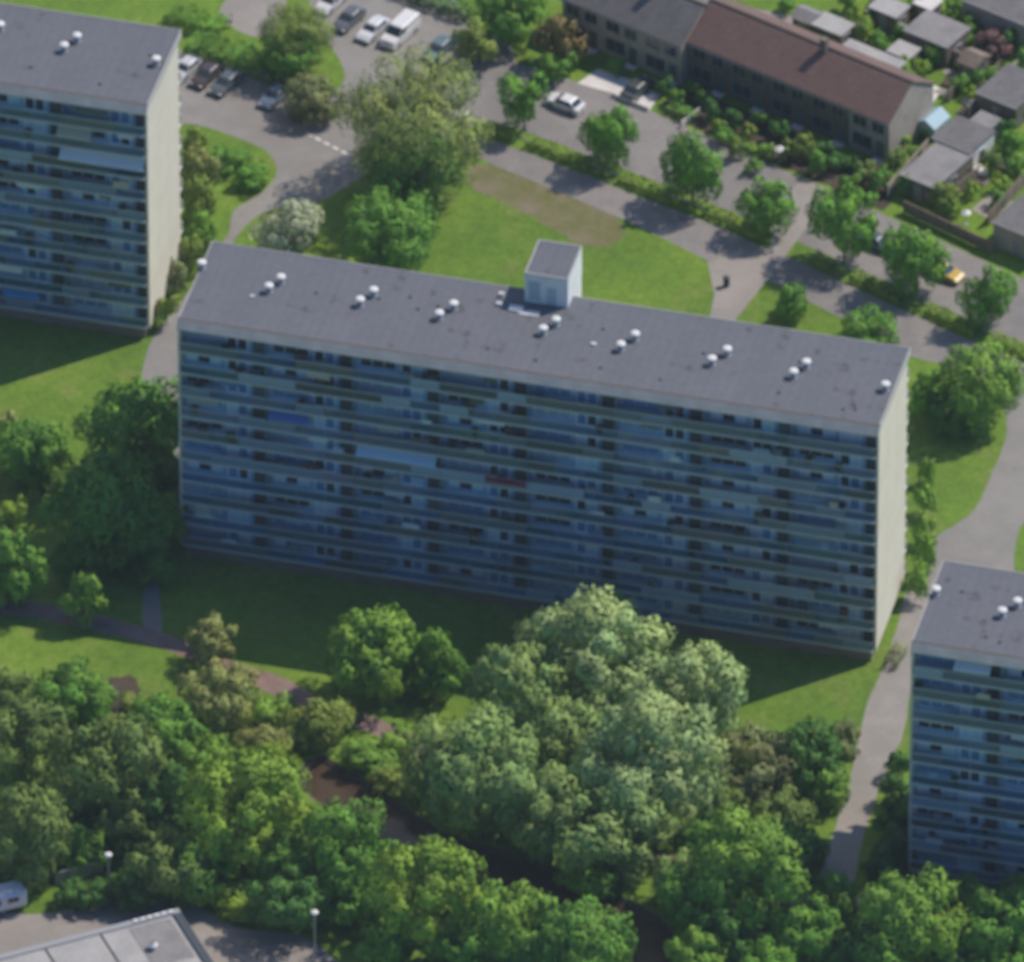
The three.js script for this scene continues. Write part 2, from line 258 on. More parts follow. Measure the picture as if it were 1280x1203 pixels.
  B(t, 'roof_edge', mats.trimLight, 0, L, 29.784, 29.95, -DEP + 0.09, -DEP - 0.01);
  for (const [e0, e1] of [[0, 0.095], [L - 0.095, L]]) B(t, 'roof_edge', mats.trimLight, e0, e1, 29.784, 29.96, -0.80, -DEP + 0.095);
  for (const [x, z] of vents(L)) vent(t, x, z);
  for (let i = 0; i < nb * 2; i++) part(t, 'roof_drain', new THREE.CylinderGeometry(0.16, 0.2, 0.1, 10).translate(0, 0.05, 0), mats.dark, rr(1, L - 1, r), 29.895, i % 2 ? rr(-10, -8, r) : rr(-4, -2, r));
  return t;
}
const toLocal = (px, py, base, h = 30.3) => { const p = at(px, py, h).sub(base); return [p.dot(U), -p.dot(V)]; };
const baseMain = new THREE.Vector3(A.x, 0, A.z);
const mainVents = [[252, 332], [336, 361], [351, 350], [450, 378], [467, 366], [549, 395], [567, 383], [679, 414], [695, 403], [776, 434], [794, 421], [890, 452], [909, 440], [992, 468], [1008, 456], [1107, 484]];
const mainT = tower('long ten-storey apartment block with a white lift tower standing at its rear', baseMain, 8, () => mainVents.map(([x, y]) => toLocal(x, y, baseMain)), 301);
const FRl = at(182, 135, 30), baseL = new THREE.Vector3(FRl.x, 0, FRl.z).addScaledVector(U, -BAY * 4);
const leftT = tower('ten-storey apartment block beside the parking with a long pale awning high on its balconies', baseL, 4, L => [...[[195, 77], [80, 60], [96, 48], [0, 34]].map(([x, y]) => toLocal(x, y, baseL)), [8.4, -6.4], [9.3, -8.1]], 302);
const FLr = at(1138, 806, 30), baseR = new THREE.Vector3(FLr.x, 0, FLr.z);
const rightT = tower('ten-storey apartment block beside the pale footpath with dark bushes at its end', baseR, 3, () => [...[[1170, 740], [1253, 767], [1272, 755]].map(([x, y]) => toLocal(x, y, baseR)), [17.5, -6.6], [18.4, -8.3]], 303);
{
  const blue = M(0.09, 0.19, 0.52, 0.8), pale = M(0.46, 0.62, 0.80, 0.8), light = M(0.72, 0.76, 0.85, 0.8), beige = M(0.52, 0.50, 0.40, 0.85), vivid = M(0.07, 0.30, 0.60, 0.8);
  awning(mainT, 9.5, 13.6, 6, blue, 'deep blue balcony awning');
  awning(mainT, 18.65, 27.0, 5, pale, 'long pale blue balcony awning', 1.15);
  awning(leftT, 4 * BAY - 9.4, 4 * BAY - 0.4, 7, light, 'long pale lilac balcony awning', 1.3);
  awning(leftT, 4 * BAY - 9.6, 4 * BAY - 6.0, 8, beige, 'beige balcony awning', 1.1);
  awning(leftT, 4 * BAY - 15.6, 4 * BAY - 11.9, 0, vivid, 'bright blue balcony awning');
  awning(rightT, 4.4, 8.1, 9, light, 'pale balcony awning on the top floor', 0.9);
  // lift tower at the back of the main block
  const [fx, fz] = toLocal(656, 377, baseMain, 29.9), w = 4.5, d = 5.8, top = 33.4;
  const lt = part(mainT, 'lift_tower', mergeGeometries([bg(fx, fx + w, 29.91, top, fz, fz - d), bg(fx + 0.03, fx + w - 0.03, 0, 29.9, -DEP - 0.02, fz - d + 0.02)]), mats.whitePaint);
  B(lt, 'lift_tower_roof', mats.felt, fx + 0.12, fx + w - 0.12, top + 0.002, top + 0.1, fz - 0.12, fz - d + 0.12);
  for (const [a, b, c, e] of [[fx - 0.03, fx + w + 0.03, fz + 0.03, fz - 0.115], [fx - 0.03, fx + w + 0.03, fz - d + 0.115, fz - d - 0.03], [fx - 0.03, fx + 0.115, fz - 0.118, fz - d + 0.118], [fx + w - 0.115, fx + w + 0.03, fz - 0.118, fz - d + 0.118]]) B(lt, 'coping', mats.trimLight, a, b, top + 0.001, top + 0.16, c, e);
  B(lt, 'louvre_panel', M(0.42, 0.50, 0.54, 0.6), fx + 0.4, fx + 1.6, 30.3, 32.6, fz + 0.04, fz + 0.001);
  B(lt, 'service_door', M(0.46, 0.54, 0.58, 0.6), fx + 2.3, fx + 3.3, 29.95, 32.1, fz + 0.05, fz + 0.001);
  // small boxes on the roof beside the lift tower
  const bits = [[[627, 371], 0.5, 0.5], [[624, 382], 0.5, 0.35], [[645, 387], 1.4, 0.22], [[655, 391], 1.1, 0.06], [[667, 392], 1.2, 0.05], [[742, 431], 0.5, 0.2], [[315, 371], 0.4, 0.15]];
  for (const [[px, py], s, h] of bits) { const [x, z] = toLocal(px, py, baseMain, 29.9); B(mainT, 'roof_box', mats.whitePaint, x - s / 2, x + s / 2, 29.902, 29.902 + h, z + s * 0.3, z - s * 0.3); }
}
// small things kept on the balconies
{
  const r = rngOf(9), leaf = [M(0.030, 0.060, 0.020), M(0.045, 0.070, 0.025)], pot = M(0.16, 0.07, 0.045), cab = [M(0.34, 0.36, 0.36, 0.6), M(0.16, 0.11, 0.07, 0.7), M(0.10, 0.14, 0.18, 0.6)];
  const potG = new THREE.LatheGeometry([[0.001, 0], [0.14, 0], [0.2, 0.34], [0.17, 0.34], [0.001, 0.3]].map(p => new THREE.Vector2(...p)), 10);
  const place = (base, x, y, z) => new THREE.Vector3(base.x, y, base.z).addScaledVector(U, x).addScaledVector(V, z);
  const bushG = (() => { const g = []; for (let i = 0; i < 60; i++) { const q = new THREE.PlaneGeometry(0.22, 0.16); q.rotateX(rr(-1.5, 1.5, r)); q.rotateY(rr(0, 6.3, r)); const a = rr(0, 6.3, r), e = Math.acos(rr(-1, 1, r)), R = rr(0.2, 0.42, r); q.translate(R * Math.sin(e) * Math.cos(a), 0.75 + 1.15 * R * Math.cos(e), R * Math.sin(e) * Math.sin(a)); g.push(q); } return mergeGeometries(g); })();
  leaf.forEach(m => m.side = THREE.DoubleSide);
  for (let i = 0; i < 70; i++) {
    const [base, nb, which] = i < 52 ? [baseMain, 8, 'main'] : i < 62 ? [baseL, 4, 'l'] : [baseR, 3, 'r'];
    const lo = which === 'l' ? 2 : 0, hi = which === 'r' ? 1.2 : nb, x = rr(lo * BAY + 0.6, hi * BAY - 0.6, r), k = Math.floor(r() * 10), p = place(base, x, Y0 + FL * k + 0.001, rr(0.45, 1.1, r));
    if (Math.abs((x / BAY) % 1 - 0.5) > 0.44) continue;
    if (i % 2) { const t = thing('potted_plant', 'leafy plant in a clay pot on a balcony', 'plant', p, 0, 'potted plants on the balconies'); part(t, 'pot', potG, pot); part(t, 'foliage', bushG, pick(leaf, r)); }
    else { const t = thing('balcony_cabinet', 'small storage cabinet standing on a balcony', 'cabinet', p, -ALPHA, 'cabinets on the balconies'); const m = pick(cab, r); part(t, 'body', box(0.9, 1.25, 0.42), m); part(t, 'lid', box(0.94, 0.05, 0.46), m, 0, 1.252, 0); }
  }
  const fb = thing('flower_box', 'row of red flowers in a box on a balcony', 'flower box', place(baseMain, 34.4, Y0 + FL * 5 + 0.55, -0.12), -ALPHA);
  part(fb, 'box', box(4.2, 0.3, 0.26), M(0.26, 0.12, 0.12));
  const fl = []; for (let i = 0; i < 420; i++) { const q = new THREE.PlaneGeometry(0.15, 0.15); q.rotateX(rr(-1.5, 1.5, r)); q.rotateY(rr(0, 6.3, r)); q.translate(rr(-2.1, 2.1, r), rr(0.1, 0.62, r), rr(-0.12, 0.24, r)); fl.push(q); }
  part(fb, 'flowers', mergeGeometries(fl), M(0.48, 0.07, 0.11, 0.8, { side: THREE.DoubleSide })).userData.kind = 'stuff';
}

// ---------------------------------------------------------------- foliage
function leafBuilder() {
  const pos = [], nor = [], col = [];
  return {
    leaf(p, n, s, r, tone) {                  // a small folded spray of leaves facing roughly along n
      const a = new THREE.Vector3(rr(-1, 1, r), rr(-1, 1, r), rr(-1, 1, r)).addScaledVector(n, 1.1).normalize();
      const t = new THREE.Vector3(rr(-1, 1, r), rr(-1, 1, r), rr(-1, 1, r)).cross(a).normalize(), b = new THREE.Vector3().crossVectors(a, t);
      const l = s * rr(0.7, 1.3, r), w = s * rr(0.35, 0.6, r);
      const P = [p.clone().addScaledVector(t, -l), p.clone().addScaledVector(b, w).addScaledVector(a, -0.25 * w), p.clone().addScaledVector(t, l), p.clone().addScaledVector(b, -w).addScaledVector(a, -0.25 * w)];
      const sn = a.clone().lerp(n, 0.9).normalize();
      for (const i of [0, 2, 1, 0, 3, 2]) { pos.push(P[i].x, P[i].y, P[i].z); nor.push(sn.x, sn.y, sn.z); col.push(...tone); }
    },
    build() { const g = new THREE.BufferGeometry(); g.setAttribute('position', new THREE.Float32BufferAttribute(pos, 3)); g.setAttribute('normal', new THREE.Float32BufferAttribute(nor, 3)); g.setAttribute('color', new THREE.Float32BufferAttribute(col, 3)); return g; }
  };
}
// crown of radius R (sideways) and half height HH, centred on the origin; lobes of leaves on branches
function crownGeo(seed, R, HH, nl, lobeR, leafS, cover, dome = 0) {
  const r = rngOf(seed), L = leafBuilder(), lobes = [];
  for (let i = 0; i < nl; i++) {
    let c; for (let q = 0; q < 20; q++) {
      const u = rr(-0.75 - 0.2 * (1 - dome), 1, r), a = rr(0, 6.2832, r), k = i < nl * 0.75 ? rr(0.62, 0.86, r) : rr(0.1, 0.5, r), s = Math.sqrt(Math.max(0, 1 - u * u));
      c = new THREE.Vector3(s * Math.cos(a) * R * k, u * HH * k, s * Math.sin(a) * R * k);
      if (lobes.every(l => l.c.distanceTo(c) > lobeR * 0.75)) break;
    }
    lobes.push({ c, r: lobeR * rr(0.75, 1.3, r), tone: rr(0.86, 1.14, r), hue: rr(-0.08, 0.08, r) });
  }
  for (const l of lobes) {
    const n = Math.round(4 * Math.PI * l.r * l.r * 0.7 * cover / (leafS * leafS));
    for (let i = 0; i < n; i++) {
      const d = new THREE.Vector3(rr(-1, 1, r), rr(-1, 1, r), rr(-1, 1, r)); if (d.lengthSq() > 1 || d.lengthSq() < 0.01) { i--; continue; } d.normalize();
      if (d.y < -0.55 && r() < 0.7) continue;
      const p = l.c.clone().addScaledVector(d, l.r * (0.72 + 0.34 * Math.sqrt(r())) * (0.85 + 0.3 * Math.sin(5 * d.x + l.c.x) * Math.sin(5 * d.z + l.c.y)));
      if (lobes.some(o => o !== l && p.distanceTo(o.c) < o.r * 0.62)) continue;
      const t = l.tone * rr(0.86, 1.14, r);
      L.leaf(p, d.clone().addScaledVector(p.clone().divide(new THREE.Vector3(R, HH, R)), 0.45).normalize(), leafS, r, [t * (1 + l.hue), t, t * (1 - l.hue)]);
    }
  }
  return L.build();
}
function trunkGeo(seed, h, rad, R) {
  const r = rngOf(seed), g = [], limb = (a, b, c, r0, r1) => { const cv = new THREE.QuadraticBezierCurve3(a, b, c), n = 5, T = new THREE.TubeGeometry(cv, n, 1, 7, false), p = T.attributes.position; for (let i = 0; i <= n; i++) { const o = cv.getPointAt(i / n), s = r0 + (r1 - r0) * i / n; for (let j = 0; j <= 7; j++) { const k = i * 8 + j; p.setXYZ(k, o.x + (p.getX(k) - o.x) * s, o.y + (p.getY(k) - o.y) * s, o.z + (p.getZ(k) - o.z) * s); } } T.computeVertexNormals(); return T; };
  const V3 = (x, y, z) => new THREE.Vector3(x, y, z);
  g.push(limb(V3(0, -0.15, 0), V3(rr(-.1, .1, r), h * 0.5, rr(-.1, .1, r)), V3(0, h * 1.15, 0), rad, rad * 0.35));
  for (let i = 0; i < 7; i++) { const a = i * 0.9 + rr(0, 0.5, r), y = h * rr(0.45, 0.9, r), e = R * rr(0.5, 0.8, r); g.push(limb(V3(0, y, 0), V3(Math.cos(a) * e * 0.5, y + e * 0.25, Math.sin(a) * e * 0.5), V3(Math.cos(a) * e, y + e * rr(0.35, 0.7, r), Math.sin(a) * e), rad * 0.45, rad * 0.12)); }
  return mergeGeometries(g);
}
const leafMat = (r, g, b) => new THREE.MeshPhysicalMaterial({ color: new THREE.Color().setRGB(r, g, b), vertexColors: true, roughness: 0.8, side: THREE.DoubleSide });
const LM = {
  street: leafMat(0.150, 0.358, 0.029), mid: leafMat(0.137, 0.325, 0.033), deep: leafMat(0.079, 0.216, 0.032), yellow: leafMat(0.252, 0.409, 0.035), olive: leafMat(0.240, 0.331, 0.050), drab: leafMat(0.186, 0.285, 0.056),
  willow: leafMat(0.396, 0.550, 0.200), willowDark: leafMat(0.279, 0.426, 0.115), pale: leafMat(0.480, 0.560, 0.370), brown: leafMat(0.211, 0.250, 0.089), tan: leafMat(0.320, 0.370, 0.100), rust: leafMat(0.238, 0.198, 0.063), red: leafMat(0.220, 0.125, 0.116), lime: leafMat(0.243, 0.396, 0.033), fresh: leafMat(0.213, 0.400, 0.043), dusty: leafMat(0.275, 0.355, 0.080),
};
// unit crowns: size class -> variants
const CR = { xs: 1.0, s: 2.0, m: 3.6, l: 5.6, xl: 7.6 };
const crowns = {
  xs: [0, 1, 2].map(i => crownGeo(500 + i, 1.0, 0.85, 9, 0.42, 0.12, 1.15, 1)),
  s: [0, 1, 2].map(i => crownGeo(510 + i, 2.0, 1.9, 16, 0.74, 0.16, 1.1)),
  m: [0, 1, 2, 3].map(i => crownGeo(520 + i, 3.6, 3.3, 32, 1.12, 0.185, 1.1)),
  l: [0, 1, 2, 3].map(i => crownGeo(530 + i, 5.6, 4.9, 42, 1.4, 0.215, 1.0)),
  xl: [0, 1, 2, 3].map(i => crownGeo(540 + i, 7.6, 6.4, 58, 1.75, 0.24, 1.0)),
  thin: [0, 1].map(i => crownGeo(550 + i, 5.6, 4.9, 60, 1.35, 0.11, 0.55)),
};
const trunks = { xs: trunkGeo(1, 1, 0.05, 0.8), s: trunkGeo(2, 2.4, 0.09, 1.6), m: trunkGeo(3, 4.2, 0.16, 2.9), l: trunkGeo(4, 6.4, 0.24, 4.6), xl: trunkGeo(5, 8.6, 0.36, 6.2) };
const trunkH = { xs: 1, s: 2.4, m: 4.2, l: 6.4, xl: 8.6 };
let plantNo = 0;
// crown centre seen at (px, py), half width rx pixels; tall = half height over half width; clear = trunk height left bare, as a share of the half height
function plant(name, label, cat, px, py, rx, mat, { tall = 0.92, clear = 0.3, group, thin, deepness = 1 } = {}) {
  const R = rx / 12.2, HH = R * tall, hc = HH * (1 + clear), cls = R < 1.45 ? 'xs' : R < 2.7 ? 's' : R < 4.5 ? 'm' : R < 6.6 ? 'l' : 'xl';
  const p = at(px, py, hc); p.y = 0; plantNo++;
  const t = thing(name, label, cat, p, rnd() * 6.28, group), set = thin ? crowns.thin : crowns[cls], R0 = thin ? 5.6 : CR[cls];
  const c = part(t, cat === 'tree' ? 'crown' : 'foliage', set[plantNo % set.length], LM[mat], 0, hc, 0), k = R / R0;
  const hh0 = { xs: 0.85, s: 1.9, m: 3.3, l: 4.9, xl: 6.4 }[thin ? 'l' : cls];
  c.scale.set(k * 1.06, HH / hh0 * 1.04, k * 1.06 * deepness); c.userData.kind = 'stuff';
  const tr = part(t, cat === 'tree' ? 'trunk' : 'stem', trunks[cls], mats.bark); tr.scale.set(k, hc / trunkH[cls], k);
  return t;
}
const tree = (label, px, py, rx, mat, o) => plant('tree', label, 'tree', px, py, rx, mat, o);
const shrub = (label, px, py, rx, mat, o = {}) => plant('shrub', label, 'shrub', px, py, rx, mat, { tall: 0.85, clear: -0.05, ...o });
// street trees in the hedge strip
const NTH = ['first', 'second', 'third', 'fourth', 'fifth', 'sixth', 'seventh', 'eighth'];
[[656, 124, 30, 1.3], [761, 167, 34, 1.2], [866, 206, 41, 1.15], [957, 256, 35, 1.05], [1056, 276, 43, 1.2], [1145, 321, 41, 1.05], [1233, 367, 35, 1.1]].forEach(([x, y, rx, tall], i) =>
  plant('street_tree', `fresh green street tree in the hedge strip, ${NTH[i]} from the thin olive tree`, 'tree', x, y, rx, 'street', { tall, clear: 0.25, group: 'street trees along the hedge strip' }));
// behind the main block
tree('large thin olive tree whose see-through crown spreads over the road by the parked cars', 518, 152, 100, 'dusty', { thin: true, clear: 0.2, tall: 0.85 });
tree('dark green tree standing just under the large thin olive tree', 512, 212, 64, 'mid', { tall: 0.85, clear: 0.1 });
tree('dense round green tree behind the roof of the long block beside the lawn', 484, 288, 66, 'mid', { tall: 0.75, clear: 0.1 });
shrub('pale silvery bush at the edge of the road behind the long block', 358, 282, 42, 'pale', { tall: 0.8 });
tree('olive green tree between the two parking areas', 372, 45, 48, 'dusty', { thin: true, clear: 0.2 });
tree('mid green tree beside the hedge of the parking court', 360, 70, 36, 'mid', { clear: 0.1 });
shrub('brownish shrub on the corner of the parking area', 392, 125, 36, 'brown', { tall: 0.75 });
shrub('dark shrub behind the parked dark cars', 350, 92, 22, 'drab');
tree('bushy green tree at the top of the street beside the grey row house', 640, 14, 44, 'mid', { clear: 0.15 });
tree('small olive tree at the head of the street', 598, 50, 30, 'olive', {});
shrub('orange brown shrub in front of the grey row house', 704, 50, 32, 'rust', { tall: 1.1 });
shrub('green shrub at the foot of the orange brown shrub', 700, 84, 22, 'mid');
shrub('leafy shrub growing on the grass between the cross path and the footpath', 985, 378, 24, 'mid', { tall: 1.1 });
shrub('low dark green shrub close behind the right part of the long block', 1090, 412, 36, 'mid', { tall: 0.6 });
tree('large dense tree with a pale top past the right end of the long block', 1224, 480, 55, 'fresh', { tall: 1.0, clear: 0.15 });
tree('dark dense tree leaning against the pale topped tree', 1200, 518, 36, 'deep', { tall: 0.9, clear: 0.0 });
shrub('smooth green bush between the end wall and the pale topped tree', 1160, 492, 27, 'street', { tall: 1.3 });
for (const [x, y, s] of [[1160, 592, 11], [1156, 630, 14], [1158, 664, 15], [1158, 698, 17], [1146, 730, 16]]) shrub('tall green shrub in the strip along the right end wall of the long block', x, y, s, 'fresh', { tall: 1.6, group: 'shrubs along the right end wall' });
shrub('bush overhanging the side path beside the long block', 190, 712, 26, 'mid');
for (const [x, y, s, m] of [[220, 352, 16, 'brown'], [208, 390, 15, 'olive'], [242, 180, 18, 'olive'], [250, 215, 24, 'tan'], [244, 252, 24, 'olive'], [250, 290, 22, 'fresh'], [238, 322, 16, 'olive']]) shrub('tall olive shrub in the strip along the end wall beside the parking', x, y, s, m, { tall: 1.5, group: 'shrubs along the end wall by the parking' });
shrub('low green bush on the tip of the grass beside the curving road', 310, 220, 26, 'street', { tall: 0.55 });
shrub('round bush on the grass beside the olive shrub strip', 283, 200, 28, 'mid', { tall: 0.5 });
// between the left block and the long block
tree('tall leafy tree close to the left end of the long block', 170, 556, 78, 'mid', { clear: 0.1, tall: 1.05 });
tree('broad leafy tree between the long block and the brick path', 128, 640, 74, 'mid', { clear: 0.1, tall: 1.0 });
tree('bushy tree beside the side path at the long block', 180, 650, 56, 'mid', { clear: 0.0 });
tree('leafy tree touching the end wall of the long block', 196, 606, 44, 'mid', { clear: 0.0, tall: 1.1 });
tree('slim tree where the sunlit side path ends', 196, 528, 34, 'mid', { clear: 0.2, tall: 1.2 });
shrub('round bush at the foot of the broad leafy tree', 95, 705, 34, 'mid');
tree('sunlit bushy green tree on the grass below the left block', 42, 560, 46, 'mid', { clear: 0.05 });
shrub('small brown topped shrub at the edge of the sunlit grass', 8, 530, 16, 'tan');
tree('tall green tree beside the start of the brick path', 8, 710, 46, 'mid', { tall: 1.3, clear: 0.1 });
shrub('bright yellow shrub beside the tall green tree', 20, 638, 18, 'lime', {});
tree('small pale green oval tree standing alone by the brick path', 108, 752, 27, 'fresh', { tall: 1.25, clear: 0.15 });
// left bank of the ditch
tree('small yellowish tree on the verge of the brick path', 262, 796, 32, 'tan', { tall: 0.95, clear: 0.2 });
shrub('straw coloured bush on the grass bank', 268, 868, 46, 'tan', { tall: 0.9 });
shrub('round dark green bush on the grass beside bare earth', 92, 868, 46, 'mid', { tall: 0.9 });
tree('dark green tree between the bare earth and the straw coloured bush', 205, 915, 44, 'mid', { clear: 0.05 });
shrub('broad olive bush on the bank of the ditch', 392, 902, 44, 'olive', { tall: 0.7 });
shrub('low green bush at the end of the ditch bank', 470, 950, 30, 'fresh', { tall: 0.45 });
for (const [x, y, s, m] of [[425, 888, 24, 'olive'], [500, 925, 24, 'fresh'], [300, 842, 20, 'tan'], [120, 905, 24, 'mid'], [170, 880, 18, 'olive'], [445, 940, 26, 'fresh'], [520, 985, 26, 'drab'], [345, 890, 26, 'fresh'], [235, 905, 26, 'tan'], [480, 975, 22, 'olive']]) shrub(`${{ olive: 'olive', fresh: 'light green', tan: 'straw coloured', mid: 'plain green', drab: 'dull green' }[m]} low shrub in the rough growth between brick path and ditch`, x, y, s, m, { tall: 0.7, group: 'rough growth between path and ditch' });
shrub('flat straw bush beside the head of the ditch', 330, 925, 34, 'tan', { tall: 0.6 });
tree('dull olive tree above the fence of the yard', 30, 930, 60, 'drab', { clear: 0.1 });
tree('tall dull green tree beside the white van', 34, 1045, 58, 'drab', { tall: 1.15, clear: 0.1 });
tree('broad dull olive tree behind the tall lamp post', 138, 970, 74, 'drab', { clear: 0.1, tall: 1.05 });
tree('dark green tree between the dull olive tree and the bright yellow-green tree', 222, 1010, 48, 'deep', { tall: 1.1, clear: 0.1 });
tree('bright yellow-green tree at the head of the ditch', 305, 1015, 80, 'yellow', { tall: 0.95, clear: 0.15 });
tree('dark tree in front of the bright yellow-green tree', 205, 1085, 48, 'drab', { clear: 0.05 });
shrub('low yellowish shrub beside the corner of the flat roofed building', 300, 1125, 34, 'yellow', { tall: 0.5 });
tree('mid green tree between the ditch and the right lamp post', 434, 1068, 64, 'mid', { tall: 1.0, clear: 0.1 });
tree('yellow topped tree on the near bank of the ditch', 532, 1118, 72, 'yellow', { tall: 0.98, clear: 0.1 });
tree('green tree right of the yellow topped tree on the ditch bank', 642, 1152, 52, 'fresh', { tall: 1.0, clear: 0.1 });
tree('round green tree overhanging the lower ditch', 728, 1180, 62, 'mid', { tall: 0.85, clear: 0.1 });
tree('dark green tree at the foot of the yellow topped tree', 478, 1165, 42, 'mid', { clear: 0.0 });
tree('small bright tree beside the lower end of the ditch', 868, 1192, 34, 'fresh', {});
tree('low bright tree in front of the large green tree', 960, 1205, 34, 'street', {});
// before the long block
tree('light green tree on the shaded lawn before the long block', 462, 818, 54, 'fresh', { tall: 0.95, clear: 0.25 });
tree('darker green tree touching the light green tree on the shaded lawn', 540, 832, 40, 'mid', { tall: 1.05, clear: 0.2 });
tree('silvery willow with the highest crown before the long block', 738, 818, 92, 'willow', { tall: 0.86, clear: 0.3 });
tree('palest silvery willow, outermost towards the sunlit lawn', 872, 868, 66, 'willow', { tall: 0.95, clear: 0.3 });
tree('rounded grey-green willow next to the two lawn trees', 648, 868, 62, 'willowDark', { tall: 1.15, clear: 0.25 });
tree('broad grey-green willow over the brick path', 595, 960, 82, 'willowDark', { tall: 0.95, clear: 0.1 });
tree('broad grey-green willow in the middle of the willow group', 815, 950, 92, 'willow', { tall: 0.95, clear: 0.2 });
tree('grey-green willow filling the gap in the middle of the group', 705, 935, 60, 'willowDark', { tall: 1.0, clear: 0.1 });
tree('low willow hanging over the ditch', 765, 1042, 76, 'willowDark', { tall: 0.8, clear: 0.0 });
shrub('low green bush on the ditch edge under the willows', 740, 1085, 50, 'mid', { tall: 0.4 });
tree('small pale willow at the lower end of the ditch', 848, 1100, 34, 'willowDark', { tall: 1.2, clear: 0.0 });
// right of the willows
tree('brownish green bush tree beside the palest willow', 945, 960, 52, 'brown', { tall: 0.85, clear: 0.0 });
tree('dark green bush tree beside the pale footpath', 1012, 950, 42, 'deep', { tall: 1.05, clear: 0.0 });
shrub('thin brown shrub at the edge of the pale footpath', 1058, 925, 24, 'brown', { tall: 1.0 });
shrub('low drab shrub under the brownish green bush tree', 975, 1010, 40, 'drab', { tall: 0.6 });
tree('large fresh green tree between the willows and the right block', 938, 1092, 78, 'fresh', { tall: 0.95, clear: 0.15 });
tree('dark green tree under the large fresh green tree', 880, 1130, 50, 'mid', { clear: 0.0 });
tree('slim green tree at the lower end of the pale footpath', 1042, 1138, 36, 'mid', { tall: 1.3, clear: 0.0 });
tree('yellow-green tree before the right block', 1138, 1150, 68, 'fresh', { tall: 0.95, clear: 0.1 });
tree('mid green tree before the right block at the frame of hedges', 1246, 1158, 54, 'mid', { tall: 1.05, clear: 0.1 });
tree('bright yellow-green tree rising beside the tree before the right block', 1178, 1172, 46, 'yellow', { tall: 1.0, clear: 0.1 });
tree('dark tree in shadow under the yellow-green tree', 1080, 1190, 44, 'deep', { clear: 0.0 });

for (const [x, y, s, m] of [[10, 870, 38, 'drab'], [85, 1010, 40, 'deep'], [170, 1030, 44, 'drab'], [100, 1065, 34, 'mid'], [250, 1085, 46, 'mid'], [262, 950, 34, 'fresh'], [345, 1075, 40, 'mid'], [380, 1110, 44, 'deep'], [440, 1120, 44, 'mid'], [590, 1175, 44, 'mid'], [680, 1190, 44, 'deep'], [345, 960, 34, 'yellow']])
  tree(`${{ mid: 'plain green', drab: 'dull green', deep: 'dark green', fresh: 'light green', yellow: 'yellowish green' }[m]} young tree filling the wood along the near side of the ditch`, x, y, s, m, { clear: 0.0, group: 'young trees in the wood by the ditch' });
for (const [x, y, s, m] of [[905, 1170, 44, 'deep'], [1005, 1165, 46, 'mid'], [1000, 1060, 34, 'deep'], [1110, 1205, 46, 'mid'], [1215, 1200, 44, 'deep'], [1280, 1205, 44, 'mid'], [1195, 1120, 34, 'mid'], [1285, 1125, 34, 'fresh'], [905, 1015, 36, 'drab'], [1035, 985, 28, 'fresh'], [885, 1060, 34, 'mid']])
  tree(`${{ mid: 'plain green', drab: 'dull green', deep: 'dark green', fresh: 'light green' }[m]} young tree in the thicket between the willows and the right block`, x, y, s, m, { clear: 0.0, group: 'young trees in the thicket by the right block' });
tree('grey-green willow leaning over the brick path beside the broad willow', 680, 1010, 62, 'willowDark', { tall: 0.9, clear: 0.05 });
tree('pale willow between the highest and the palest willow', 800, 865, 54, 'willow', { tall: 0.95, clear: 0.3 });
for (const [x, y, s] of [[170, 1110, 32], [92, 1122, 22], [228, 1112, 30], [120, 1116, 22]]) shrub('dark green bush between the yard and the dull olive tree', x, y, s, 'deep', { tall: 0.8, group: 'dark bushes behind the yard' });
tree('dark leafy tree shading the yard beside the right lamp post', 352, 1128, 46, 'deep', { tall: 0.9, clear: 0.1 });
// hedges: leafy boxes
function hedge(label, a, b, w, h, mat, group, leafS = 0.16) {
  const p = at(...a), q = at(...b), L = p.distanceTo(q), c = p.clone().add(q).multiplyScalar(0.5), t = thing('hedge', label, 'hedge', c, Math.atan2(-(q.z - p.z), q.x - p.x), group);
  const r = rngOf(Math.round(a[0] * 7 + a[1])), lb = leafBuilder(), n = Math.round(L * (w + 2 * h) * 1.1 / (leafS * leafS));
  for (let i = 0; i < n; i++) {
    const u = rr(-L / 2, L / 2, r), s = r() * (w + 2 * h); let P, N; const wob = 0.14 * Math.sin(u * 1.7 + a[0]) + 0.1 * Math.sin(u * 4.1), hh = h * (0.9 + wob);
    if (s < w) { P = new THREE.Vector3(u, hh, s - w / 2); N = new THREE.Vector3(0, 1, 0); } else { const e = s < w + h ? 1 : -1; P = new THREE.Vector3(u, r() * hh, e * w / 2 * (1 + wob * 0.6)); N = new THREE.Vector3(0, 0.25, e).normalize(); }
    P.x += rr(-.08, .08, r); P.y += rr(-.1, .08, r); P.z += rr(-.08, .08, r);
    const k = rr(0.75, 1.2, r) * (0.9 + 0.2 * Math.sin(u * 0.8)); lb.leaf(P, N, leafS, r, [k, k, k]);
  }
  part(t, 'foliage', lb.build(), LM[mat]).userData.kind = 'stuff';
  const st = []; for (let u = -L / 2 + 0.3; u < L / 2; u += 0.6) st.push(new THREE.CylinderGeometry(0.02, 0.04, h * 0.85, 5).translate(u, h * 0.42, rr(-0.2, 0.2, r))); part(t, 'stems', mergeGeometries(st), mats.bark).userData.kind = 'stuff';
  return t;
}
const segs = [[[606, 162], [645, 175]], [[662, 181], [738, 210]], [[776, 225], [842, 252]], [[884, 267], [962, 300]], [[1016, 325], [1040, 336]], [[1068, 348], [1128, 376]], [[1160, 390], [1222, 418]], [[1246, 428], [1300, 452]]];
